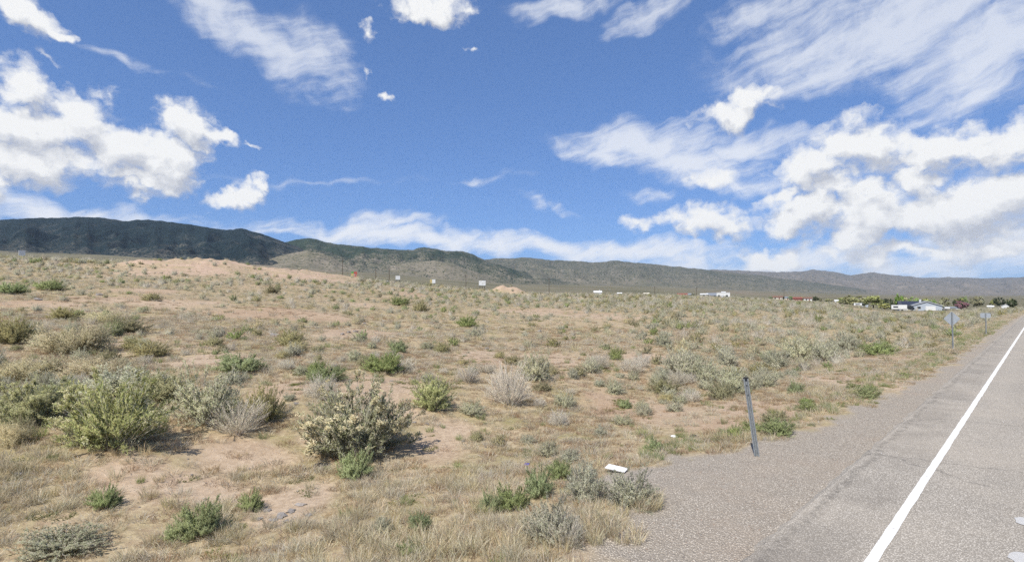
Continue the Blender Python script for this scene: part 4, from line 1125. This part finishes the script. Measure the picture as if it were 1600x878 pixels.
for k in range(2):
    b_ = MB(); b_.tube((0, -.010, h_post - .10 - k * .16), (0, .03, h_post - .10 - k * .16), .007); b_.build('bolt', M['steel'], post)
tag(post, 'leaning grey steel channel post at the gravel edge', 'marker post')

def traffic_sign(px, py, top_row, poly, label, yaw, off=(0, 0)):
    x, y, z, D = hit(px, py)
    h = zat(px, top_row, D) - z
    o = empty('traffic_sign', (x, y, z), yaw)
    p_ = MB(); p_.box(-.026, .026, -.026, .026, -.4, h - .02); p_.build('post', M['steel'], o)
    hh = max(q for _, q in poly)
    b_ = MB().prism([(a + off[0], q + h - hh + off[1]) for a, q in poly], 'y', .030, .034); pl = b_.build('panel', M['alu'], o)
    f_ = MB().prism([(a * .985 + off[0], q * .985 + h - hh + off[1]) for a, q in poly], 'y', .0345, .0365); f_.build('face', M['yellow'], pl)
    for k in (.45, -.45):
        q_ = MB(); q_.tube((off[0] * 0, -.034, h - hh + k * hh), (0, .040, h - hh + k * hh), .012); q_.build('bolt', M['steel'], o)
    tag(o, label, 'traffic sign')
    return o
def rounded(poly, r, k=4):
    out = []; n = len(poly)
    for i in range(n):
        a, b, c = Vector(poly[i - 1]), Vector(poly[i]), Vector(poly[(i + 1) % n])
        p, q = b + (a - b).normalized() * r, b + (c - b).normalized() * r
        for j in range(k + 1):
            t = j / k; out.append(tuple(p * (1 - t) ** 2 + b * 2 * t * (1 - t) + q * t * t))
    return out
s1 = .375
traffic_sign(1489, 547, 487, rounded([(-s1, 0), (0, -s1), (s1, 0), (0, s1)], .06), 'diamond road sign seen from its bare grey back', R(-14))
traffic_sign(1541, 524, 489, rounded([(-.30, -.17), (.30, -.17), (.30, .17), (-.30, .17)], .09), 'wide rectangular road sign seen from its grey back', R(-20))

def utility_pole(px, top_row, D, label, group='utility poles along the far highway', arm=1.6, lamp=False):
    x, y, z, _ = on(px, D); h = zat(px, top_row, D) - z
    o = empty('utility_pole', (x, y, z), R(-30))
    p_ = MB(); p_.tube((0, 0, -.5), (0, 0, h), .20, .13, 10); p_.build('pole', M['wood'], o)
    a_ = MB(); a_.box(-arm, arm, -.20, -.08, h - .75, h - .60); a_.build('crossarm', M['wood'], o)
    for k in (-1, -.4, .4, 1):
        i_ = MB(); i_.tube((k * arm * .92, -.14, h - .60), (k * arm * .92, -.14, h - .38), .06, .04); i_.build('insulator', M['white'], o)
    if lamp:
        l_ = MB(); l_.tube((0, 0, h - .1), (0, -1.6, h + .25), .05, .05); ar = l_.build('lamp_arm', M['steel'], o)
        q_ = MB(); q_.box(-.25, .25, -2.2, -1.5, h + .1, h + .3); q_.build('lamp_head', M['white'], o)
    tag(o, label, 'utility pole', group)
utility_pole(587, 420, 300, 'utility pole standing next to the white truck')
utility_pole(608, 419, 310, 'utility pole between the white truck and a blank billboard')
utility_pole(728, 429, 330, 'utility pole between the yellow edged and blank billboards')
utility_pole(858, 434, 330, 'tall utility pole beside the small earth heap')
utility_pole(535, 405, 300, 'utility pole just before the red billboard')
utility_pole(1023, 447, 420, 'utility pole among the small far sheds')
utility_pole(1225, 452, 480, 'utility pole above the cream far houses')
utility_pole(1088, 449, 420, 'lamp topped pole beside long white building', lamp=True)

def billboard(px, r0, r1, wpx, D, yaw, label, faces, legs=2):
    x, y, z, _ = on(px, D)
    z0, z1 = zat(px, r1, D) - z, zat(px, r0, D) - z
    w = wpx * D / F / 2
    o = empty('billboard', (x, y, z), yaw)
    bk = MB().box(-w, w, 0, .25, z0, z1); pn = bk.build('panel', M['greywall'], o)
    for (a, b, c, d, mt) in faces:
        f_ = MB().box(-w + 2 * w * a, -w + 2 * w * b, -.06, -.003, z0 + (z1 - z0) * c, z0 + (z1 - z0) * d); f_.build('face_panel', M[mt], pn)
    for k in range(legs):
        q = -w * .7 + 1.4 * w * k / max(1, legs - 1)
        l_ = MB().box(q - .14, q + .14, .253, .55, -1.0, z1 - .3); l_.build('leg', M['wood'], o)
    c_ = MB().box(-w * 1.02, w * 1.02, -.9, -.07, z0 - .22, z0 - .12); c_.build('catwalk', M['steel'], o)
    tag(o, label, 'billboard')
FULL = [(0.01, .99, .02, .98, 'white')]
billboard(553, 424.5, 433.5, 9, 330, R(12), 'red and gold billboard on the brow behind the pink bank', [(0, .45, 0, .7, 'signgold'), (.46, 1, 0, 1, 'signred'), (0, .45, .71, 1, 'signgreen'), (.5, .72, .35, .6, 'white')], 3)
billboard(621.5, 431, 437, 7, 340, R(18), 'small white billboard beside the utility poles', FULL)
billboard(676, 436.5, 442.5, 8.5, 350, R(5), 'white billboard with a yellow end', [(0, .4, .02, .98, 'signgold'), (.41, .99, .02, .98, 'white')])
billboard(753.5, 438.5, 446, 10.5, 360, R(3), 'large white billboard near the small earth heap', [(.01, .99, .02, .98, 'skin')], 3)
billboard(33, 391.5, 404, 8, 230, R(58), 'white billboard seen edge on at the dark range end', [(.01, .99, .02, .98, 'white')], 3)

# ---- vehicles far off, trailers
def wheels(o, xs, yy, r=.45, w=.25):
    for xx in xs:
        for s_ in (-1, 1):
            t_ = MB(); t_.tube((xx, s_ * yy - w / 2, r), (xx, s_ * yy + w / 2, r), r, r, 14); wh = t_.build('wheel', M['rubber'], o)
            h_ = MB(); h_.tube((xx, s_ * (yy + w / 2 + .005), r), (xx, s_ * (yy + w / 2 + .03), r), r * .55, r * .5, 10); h_.build('rim', M['steel'], wh)
def box_trailer(px, D, L, Wd, H, yaw, label, mat='white', cab=None, cat='trailer', name='box_trailer', window=False):
    x, y, z, _ = on(px, D); o = empty(name, (x, y, z), yaw)
    MB().box(-L / 2, L / 2, -Wd / 2, Wd / 2, .75, H).build('body', M[mat], o, bev=.06)
    MB().box(-L / 2 + .2, L / 2 - .2, -Wd / 2 + .3, Wd / 2 - .3, .5, .745).build('chassis', M['black'], o)
    wheels(o, [-L * .28, -L * .28 + 1.0] if L > 4.5 else [-L * .1], Wd / 2 - .13)
    if window: MB().box(-L * .3, L * .25, -Wd / 2 - .02, -Wd / 2 - .003, H * .55, H * .8).build('window', M['glass'], o)
    else: MB().box(-L / 2 - .03, -L / 2 - .003, -Wd / 2 + .15, Wd / 2 - .15, .9, H - .15).build('door', M['greywall'], o)
    if cab:
        MB().prism([(L / 2 + .4, .5), (L / 2 + 2.7, .5), (L / 2 + 2.7, 1.5), (L / 2 + 1.9, 2.3 if H > 2.3 else 1.9), (L / 2 + .4, 2.3 if H > 2.3 else 1.9)], 'y', -Wd / 2 + .1, Wd / 2 - .1).build('cab', M[cab], o)
        MB().prism([(L / 2 + 1.0, 1.55), (L / 2 + 2.4, 1.55), (L / 2 + 1.85, 2.1 if H > 2.3 else 1.8), (L / 2 + 1.0, 2.1 if H > 2.3 else 1.8)], 'y', -Wd / 2 + .09, Wd / 2 - .09).build('cab_window', M['glass'], o)
        wheels(o, [L / 2 + 1.8], Wd / 2 - .15)
    tag(o, label, cat)
def car(px, D, yaw, label, mat, H=1.5, L=4.6, cat='car', name='parked_car', group=None):
    x, y, z, _ = on(px, D); o = empty(name, (x, y, z), yaw)
    MB().prism([(-L / 2, .35), (L / 2, .35), (L / 2, .85), (L * .28, .95), (L * .12, H), (-L * .3, H), (-L * .46, .98), (-L / 2, .9)], 'y', -.88, .88).build('body', M[mat], o, bev=.04)
    for s_ in (-1, 1):
        MB().prism([(-L * .40, 1.0), (L * .23, 1.0), (L * .10, H - .08), (-L * .29, H - .08)], 'y', s_ * .885, s_ * .90).build('side_window', M['glass'], o)
    wheels(o, [-L * .3, L * .3], .80, .34, .2)
    for s_ in (-.6, .6): MB().box(L / 2 + .001, L / 2 + .03, s_ - .18, s_ + .18, .62, .78).build('headlight', M['white'], o)
    tag(o, label, cat, group)
box_trailer(594, 330, 4.6, 2.3, 2.6, R(8), 'white box truck parked by the utility poles', cab='white', cat='truck', name='box_truck')
RZ = lambda px: -math.atan2(px - CX, F)
box_trailer(1399, 262, 3.6, 2.3, 2.7, RZ(1399) + R(5), 'white camper trailer with dark window beside the tall green tree', window=True, name='camper_trailer')
box_trailer(1410, 258, 3.4, 2.3, 2.75, RZ(1410) + R(-4), 'white box trailer coupled to a dark pickup', cab='black', name='box_trailer')

# ---- houses
def gable(L, Wd, hw, hr, mb, ov=.4, th=.16):
    """roof of two slabs whose ridge runs along local Y over a span L"""
    for s_ in (-1, 1):
        a = (s_ * (L / 2 + ov), hw - ov * (hr - hw) / (L / 2)); b = (0, hr)
        mb.prism([a, b, (b[0], b[1] + th), (a[0], a[1] + th)], 'y', -Wd / 2 - ov, Wd / 2 + ov)
def house(px, D, L, Wd, hw, hr, yaw, label, wall='cream', roof='brownr', garage=None, windows=(), door=None, cat='house', name='house', turn=False, chimney=None, group=None):
    x, y, z, _ = on(px, D); o = empty(name, (x, y, z - .05), yaw)
    w_ = MB()
    if turn:     # ridge along local X
        w_.prism([(-Wd / 2, -.4), (Wd / 2, -.4), (Wd / 2, hw), (0, hr), (-Wd / 2, hw)], 'x', -L / 2, L / 2)
    else:
        w_.prism([(-L / 2, -.4), (L / 2, -.4), (L / 2, hw), (0, hr), (-L / 2, hw)], 'y', -Wd / 2, Wd / 2)
    w_.build('wall', M[wall], o)
    r_ = MB()
    if turn:
        for s_ in (-1, 1):
            a = (s_ * (Wd / 2 + .4), hw - .4 * (hr - hw) / (Wd / 2) + .01); b = (0, hr + .01)
            r_.prism([a, b, (b[0], b[1] + .16), (a[0], a[1] + .16)], 'x', -L / 2 - .4, L / 2 + .4)
    else: gable(L, Wd, hw + .01, hr + .01, r_)
    rf = r_.build('roof', M[roof], o)
    if chimney: MB().box(chimney - .4, chimney + .4, -.4, .4, hr - .6, hr + .9).build('chimney', M['greywall'], rf)
    if garage:
        a, b, h = garage
        g_ = MB().box(a, b, -Wd / 2 - .05, -Wd / 2 - .003, -.02, h).build('garage_door', M['white'], o)
        for k in range(1, 4): MB().box(a + .1, b - .1, -Wd / 2 - .065, -Wd / 2 - .053, h * k / 4 - .02, h * k / 4 + .02).build('seam', M['greywall'], g_)
    for (a, b, c, d) in windows:
        q = MB().box(a - .08, b + .08, -Wd / 2 - .05, -Wd / 2 - .003, c - .08, d + .08).build('window', M['white'], o)
        MB().box(a, b, -Wd / 2 - .06, -Wd / 2 - .052, c, d).build('pane', M['glass'], q)
    if door: 
        q = MB().box(door, door + .95, -Wd / 2 - .05, -Wd / 2 - .003, -.02, 2.05).build('door', M['red'], o)
        MB().box(door + .80, door + .86, -Wd / 2 - .09, -Wd / 2 - .052, 1.0, 1.06).build('handle', M['steel'], q)
    tag(o, label, cat, group)
    return o
h1 = house(1446, 262, 11.2, 9.0, 2.55, 4.5, RZ(1446) + R(6), 'grey blue gabled house with white garage door', 'grey', 'greyroof', (-.6, 3.2, 2.15), [(-3.8, -2.4, .9, 2.0)], None, chimney=-2.2)
tr = MB()
for s_ in (-1, 1): tr.prism([(s_ * 6.0, 2.30), (0, 4.36), (0, 4.52), (s_ * 6.0, 2.46)], 'y', -4.95, -4.91)
tr.build('gable_trim', M['white'], h1)
h2 = house(1428, 278, 13.5, 7.0, 2.7, 4.6, RZ(1428) + R(10), 'low white wing with dark solar panel roof behind the grey house', 'white', 'dark', None, [(-4.5, -3, .9, 2.0), (-1.2, .8, .9, 2.0)], 2.2, turn=True)
sl = math.atan2(1.9, 3.5)
for k in range(6):
    s_ = MB().box(-5.6 + k * 1.85, -3.9 + k * 1.85, -1.5, 1.5, .02, .07); p_ = s_.build('solar_panel', M['solar'], h2)
    p_.location = (0, -1.75, 2.7 + .95 + .2); p_.rotation_euler = (sl, 0, 0)
# flatbed with covered loads beside the grey house
x, y, z, _ = on(1475, 258); o = empty('flatbed_trailer', (x, y, z), RZ(1475) + R(4))
MB().box(-3, 3, -1.1, 1.1, .7, .85).build('deck', M['wood'], o); wheels(o, [-.6, .5], .95, .38); MB().box(3, 4.4, -.1, .1, .55, .68).build('drawbar', M['black'], o)
tag(o, 'low dark flatbed trailer beside grey blue house', 'trailer')
for k, (dx, w_, h_) in enumerate(((-1.6, .9, .55), (1.0, 1.0, .8))):
    c_, s_ = math.cos(RZ(1475)), math.sin(RZ(1475))
    q = MB().box(-w_, w_, -.7, .7, 0, h_).build('covered_load', M['white'], None, (x + dx * c_, y + dx * s_, z + .855), .12); q.rotation_euler = (0, 0, RZ(1475) + R(4))
    tag(q, ('smaller', 'taller')[k] + ' white covered load on the low flatbed trailer', 'load')
x, y, z, _ = on(1491, 330)
house(1484, 420, 11, 5, 2.2, 2.9, RZ(1484), 'long white low shed behind the pink blossom tree', 'white', 'greyroof', turn=True, cat='shed', name='shed')

# the white works buildings on the plain
D = 430
house(1100, D, 5.4, 6, 2.6, 3.2, RZ(1100), 'small white end block beside the lamp topped pole', 'white', 'white', None, [(-1, .5, .9, 1.9)], cat='building', name='building', turn=True)
house(1113, D + 3, 8.6, 7, 2.4, 4.0, RZ(1113), 'low middle shed with a grey roof between white blocks', 'greywall', 'greyroof', None, [(-3, -1.6, .8, 1.8), (1, 2.4, .8, 1.8)], cat='building', name='building', turn=True)
x, y, z, _ = on(1130, D); o = empty('building', (x, y, z), RZ(1130))
MB().box(-4.9, 4.9, -4, 4, -.5, 4.2).build('wall', M['white'], o); MB().box(-5.05, 5.05, -4.15, 4.15, 4.203, 4.5).build('parapet', M['white'], o)
MB().box(-1.5, 1.9, -2, 2, 4.503, 5.3).build('roof_unit', M['greywall'], o)
for k in range(3):
    q = MB().box(-4 + k * 2.9, -2.4 + k * 2.9, -4.06, -4.003, 0 if k == 1 else 1.0, 2.5).build('garage_door' if k == 1 else 'window', M['greywall' if k == 1 else 'glass'], o)
tag(o, 'tall white flat roofed block with a parapet', 'building')
car(1145, D - 6, RZ(1145) + R(5), 'white van beside the tall white block', 'white', 2.0, 5.0, 'van', 'parked_van')
car(1151, D - 9, RZ(1151) + R(-8), 'white car parked next to the white van', 'white')
car(1161, D - 4, RZ(1161) + R(5), 'dark sport utility parked past the white cars', 'black', 1.85, 4.9)
house(1066, 440, 7.5, 5, 1.9, 3.0, RZ(1066), 'long low red shed left of dark shrubs', 'red', 'red', turn=True, cat='shed', name='shed')
house(1075, 452, 4.5, 4, 2.2, 3.1, RZ(1075), 'cream shed peeping over the red shed', 'cream', 'greyroof', turn=True, cat='shed', name='shed')
house(934, 470, 6.5, 4, 2.6, 3.6, RZ(934), 'isolated white shed with chimney on the far plain', 'white', 'white', turn=True, cat='shed', name='shed', chimney=1.6)
house(968, 480, 3.6, 3, 1.8, 2.4, RZ(968), 'tiny white hut on the far plain', 'white', 'white', turn=True, cat='hut', name='hut')
house(1010, 480, 4.4, 3, 1.7, 2.3, RZ(1010), 'tiny cream hut below far trees', 'cream', 'cream', turn=True, cat='hut', name='hut')
car(944, 468, RZ(944), 'dark pickup near the isolated white shed', 'black', 1.7, 5.0)
car(984, 478, RZ(984), 'dark car between two tiny huts', 'black', 1.6, 4.6)
house(1215, 560, 9, 6, 2.4, 3.8, RZ(1215), 'cream house under the far utility pole', 'cream', 'brownr', None, [(-3, -1.6, .9, 2)], 1.0, turn=True)
house(1228, 570, 9, 6, 2.4, 3.6, RZ(1228), 'cream house next to the dark cedar', 'cream', 'greyroof', None, [(-3, -1.6, .9, 2)], 1.0, turn=True)
house(1246, 540, 8, 7, 2.2, 3.4, RZ(1246), 'red barn beside round green trees', 'red', 'red', turn=True, cat='barn', name='barn')
house(1262, 600, 8, 7, 2.6, 4.2, RZ(1262), 'white walled house with brown roof past the red barn', 'white', 'brownr', None, [(-2, -.6, .9, 2)], 1.0, turn=True)
house(1307, 560, 3.5, 3, 2.0, 2.8, RZ(1307), 'small white hut among far olive trees', 'white', 'white', turn=True, cat='hut', name='hut')
house(1323, 520, 5, 4, 2.2, 3.2, RZ(1323), 'white shed at the edge of the yellow green willows', 'white', 'greyroof', turn=True, cat='shed', name='shed')
box_trailer(1340, 330, 4.2, 2.2, 2.2, RZ(1340), 'white trailer parked below the yellow green willows', window=True, name='camper_trailer')
house(1350, 420, 5, 4, 2.4, 3.6, RZ(1350), 'small grey blue house hidden between the willows', 'grey', 'greyroof', None, [(-1, .2, .9, 2)], turn=True)
house(1571, 480, 6, 4, 2.2, 3.6, RZ(1571), 'white shed beside the dark round tree near road', 'white', 'white', cat='shed', name='shed')
house(1547, 470, 4, 3, 1.8, 2.6, RZ(1547), 'tiny white hut at the end of the tree line', 'white', 'white', turn=True, cat='hut', name='hut')

# ---- trees round the farmsteads
def tree_meshes(seed, cols, wide=.8, trunk_h=.3, n_clump=46, per=60, leaf=.075, tall=1.0):
    q = np.random.RandomState(seed)
    tb = MB(); tb.tube((0, 0, -.03), (.01, 0, trunk_h), .028, .02, 8)
    cl = []
    for i in range(n_clump):
        a, v = q.uniform(0, 6.28), q.uniform(-1, 1)
        r = q.uniform(.45, 1.0) ** .6
        s_ = math.sqrt(1 - v * v)
        c = np.array([math.cos(a) * s_ * wide * .5 * r, math.sin(a) * s_ * wide * .5 * r, trunk_h * .75 + (1 - trunk_h * .75) * (.5 + .5 * v * r)])
        c *= np.array([1, 1, 1]) * (1 + q.uniform(-.06, .06))
        cl.append(c)
        if i % 4 == 0: tb.tube((.005, 0, trunk_h * q.uniform(.6, 1)), tuple(c * np.array([.85, .85, .95])), .011, .004, 5)
    cl = np.array(cl)
    idx = np.repeat(np.arange(n_clump), per); n = len(idx)
    P = cl[idx] + unit(q.normal(size=(n, 3))) * (q.uniform(.1, 1, n) ** .5 * q.uniform(.05, .11, n_clump)[idx])[:, None]
    V, Q = blades(P, unit(q.normal(size=(n, 3))), leaf * q.uniform(.6, 1.3, n), leaf * .6 * q.uniform(.7, 1.3, n), q)
    Q, LN = puff_normals(V, Q, (0, 0, .35), .6)
    tone = np.repeat((1 + q.uniform(-.25, .25, n_clump))[idx], 4)[:, None]
    c = np.clip(colours(n, 4, cols, q) * tone, 0, 1)
    tm = tb.build('tmp', M['wood']); tme = tm.data; bpy.data.objects.remove(tm)
    return tme, mesh_np('crown', V, quads=Q, attrs=dict(col=c), mats=[LEAF], normals=LN)
TC = {'willow': ((.46, .47, .21), (.52, .53, .24), (.40, .42, .18)), 'green': ((.26, .36, .13), (.31, .41, .15)), 'dark': ((.10, .125, .07), (.125, .15, .085)), 'olive': ((.44, .43, .27), (.50, .48, .31)), 'pink': ((.38, .20, .215), (.44, .25, .26), (.32, .155, .17))}
TM = {}
for i, (k, c) in enumerate(TC.items()):
    TM[k] = [tree_meshes(200 + 10 * i + v, c, wide=(.95, 1.1, .8)[v], trunk_h=(.34 if k == 'willow' and v == 0 else .12)) for v in range(3)]
def tree(px, top, D, wpx, kind, label, v=0, group=None, name='tree'):
    x, y, z, _ = on(px, D); h = max(zat(px, top, D) - z, 1.2); w = wpx * D / F * .9
    o = empty(name, (x, y, z), vr.uniform(0, 6)); k = w / (.95, 1.1, .8)[v]; o.scale = (k, k, h)
    for nm, me in zip(('trunk', 'crown'), TM[kind][v]):
        c = bpy.data.objects.new(nm, me); COL.objects.link(c); c.parent = o
    tag(o, label, 'tree', group)
tree(1364, 463, 275, 32, 'willow', 'yellow green tree with a clear trunk left of the white trailers', 0)
tree(1338, 461, 380, 46, 'willow', 'broad yellow green willow behind the parked trailer', 1); tree(1320, 464, 420, 26, 'willow', 'smaller yellow green willow at the far end', 1)
tree(1381, 474, 270, 18, 'willow', 'round yellow green bush like tree beside the clear trunked tree', 2)
tree(1405, 460, 300, 13, 'green', 'tall narrow green tree behind the white trailers', 2)
tree(1428, 464, 340, 20, 'green', 'green tree behind the solar panel roof', 1); tree(1444, 466, 350, 18, 'willow', 'yellow green tree behind the grey house ridge', 1)
tree(1457, 468, 320, 11, 'green', 'dark green tree at right of the grey house ridge', 2); tree(1383, 467, 420, 10, 'dark', 'dark round tree behind the yellow green bush', 2); tree(1391, 467, 430, 9, 'dark', 'second dark round tree behind the yellow green bush', 2)
tree(1501, 471, 300, 22, 'pink', 'pink blossom tree beyond the diamond sign', 1)
tree(1580, 467, 430, 14, 'dark', 'dark round tree near the road', 2)
tree(1498, 467, 480, 16, 'dark', 'dark tree above the pink blossom tree', 1); tree(1470, 470, 360, 10, 'olive', 'dull olive tree behind the flatbed trailer', 2)
tree(1274, 463, 560, 9, 'dark', 'dark cedar standing alone past the red barn', 2); tree(1222, 463, 560, 7, 'dark', 'dark cedar between the cream houses', 2); tree(1237, 463, 545, 14, 'green', 'green tree left of the red barn', 1)
tree(1312, 467, 560, 9, 'dark', 'small dark tree beside the small white hut', 2); tree(1070, 459, 445, 6, 'dark', 'small dark tree behind the red shed', 2); tree(1083, 459, 445, 9, 'dark', 'dark shrubby tree between red shed and lamp pole', 1)
for k in range(26):
    px = 1206 + k * 15 + vr.uniform(-7, 7); d = vr.uniform(520, 720)
    tree(px, vr.uniform(463, 467.5), d, vr.uniform(8, 20), vr.choice(['olive', 'olive', 'olive', 'willow', 'willow', 'green', 'dark']), 'small far tree in the farm tree line', vr.randrange(3), 'far trees along the farms')

# ---- things lying on the ground
x, y, z, D = hit(963, 738); o = MB().prism([(-.17, -.085), (.15, -.10), (.18, .075), (-.14, .095)], 'z', 0, .012).build('board', M['paper'], None, (x, y, z + .055)); o.rotation_euler = (R(5), R(5), R(-22))
tag(o, 'thin white board lying at the gravel edge', 'board')
def crumple(px, py, size, mat, name, label, cat, seed, flat=.6, group=None):
    x, y, z, D = hit(px, py); q = np.random.RandomState(seed)
    import bmesh
    bm = bmesh.new(); bmesh.ops.create_icosphere(bm, subdivisions=2, radius=size)
    ax = q.normal(size=3)
    for v in bm.verts:
        n_ = float(fbm(np.array([v.co.x / size + seed * 2.1]), np.array([v.co.y / size + v.co.z / size + seed]), 3)[0])
        v.co *= 1 + .75 * n_ + q.uniform(-.06, .06); v.co.z *= flat; v.co.x *= 1.25
    me = bpy.data.meshes.new(name); bm.to_mesh(me); bm.free(); me.materials.append(mat)
    if mat is STONE:
        c = np.array(q.choice(3)); col = [(.30, .28, .26), (.38, .345, .31), (.26, .24, .225)][int(c)] if 'white' not in label else (.74, .70, .62)
        at = me.attributes.new('col', 'FLOAT_COLOR', 'POINT'); at.data.foreach_set('color', np.tile(np.array(col + (1,), np.float32), len(me.vertices)))
    o = link(name, me, None, (x, y, z + size * flat * .45)); o.rotation_euler = (0, 0, q.uniform(0, 6))
    tag(o, label, cat, group)
crumple(823, 727, .035, M['blue'], 'wrapper', 'crumpled bright blue wrapper on the straw', 'wrapper', 1, .9)
crumple(1052, 683, .045, M['paper'], 'paper_cup', 'crushed white cup at the edge of the gravel', 'cup', 2, .7)
crumple(1084, 682, .06, M['rubber'], 'tyre_scrap', 'dark rubber scrap beside the crushed white cup', 'tyre scrap', 3, .5)
crumple(1492, 553, .11, M['rubber'], 'tyre_scrap', 'dark rubber scrap under the diamond sign', 'tyre scrap', 4, .4)
crumple(1554, 536, .08, M['rubber'], 'tyre_scrap', 'dark rubber scrap on the verge between the two signs', 'tyre scrap', 5, .5)
for i, (px, py, sz_) in enumerate([(440, 808, .065), (455, 800, .055), (428, 814, .05), (470, 790, .05), (418, 798, .05), (448, 816, .045), (482, 806, .04), (405, 812, .04)]):
    crumple(px, py, sz_, STONE, 'stone', 'flat grey stone among the stones on pink earth', 'stone', 20 + i, .35, 'flat grey stones on the pink earth')
for i, (px, py, sz_) in enumerate([(430, 524, .16), (545, 520, .12), (556, 518, .12), (535, 523, .10), (566, 521, .09), (462, 634, .05), (648, 660, .04), (724, 690, .035), (840, 500, .16), (760, 545, .08), (763, 533, .08), (30, 745, .05), (60, 732, .04), (843, 518, .14), (520, 545, .05), (155, 462, .2), (60, 470, .2), (612, 595, .04), (668, 665, .035), (905, 560, .07), (600, 503, .1), (570, 505, .1)]):
    crumple(px, py, sz_, STONE, 'stone', 'pale whitish stone lying on the dry ground', 'stone', 50 + i, .55, 'pale stones on the dry ground')

# ------------------------------------------------------------------ the air
def haze():
    x0, x1, y0, y1, z0, z1 = -24000, 24000, -24000, 24000, -160, 800
    V = [(x, y, z) for z in (z0, z1) for y in (y0, y1) for x in (x0, x1)]
    Q = [(0, 2, 3, 1), (4, 5, 7, 6), (0, 1, 5, 4), (2, 6, 7, 3), (0, 4, 6, 2), (1, 3, 7, 5)]
    m = bpy.data.materials.new('air'); m.use_nodes = True; t = m.node_tree; t.nodes.clear(); N = NT(t)
    o = N.n('ShaderNodeOutputMaterial'); v = N.n('ShaderNodeVolumePrincipled')
    v.inputs['Color'].default_value = (.62, .79, 1.0, 1); v.inputs['Density'].default_value = 1.9e-5; v.inputs['Anisotropy'].default_value = .0
    m.cycles.volume_sampling = 'DISTANCE'
    N.put(o.inputs['Volume'], v.outputs[0])
    tag(link('haze', mesh_np('haze', np.array(V, float), quads=np.array(Q), mats=[m])), 'thin pale blue haze over the whole valley', kind='stuff')
haze()
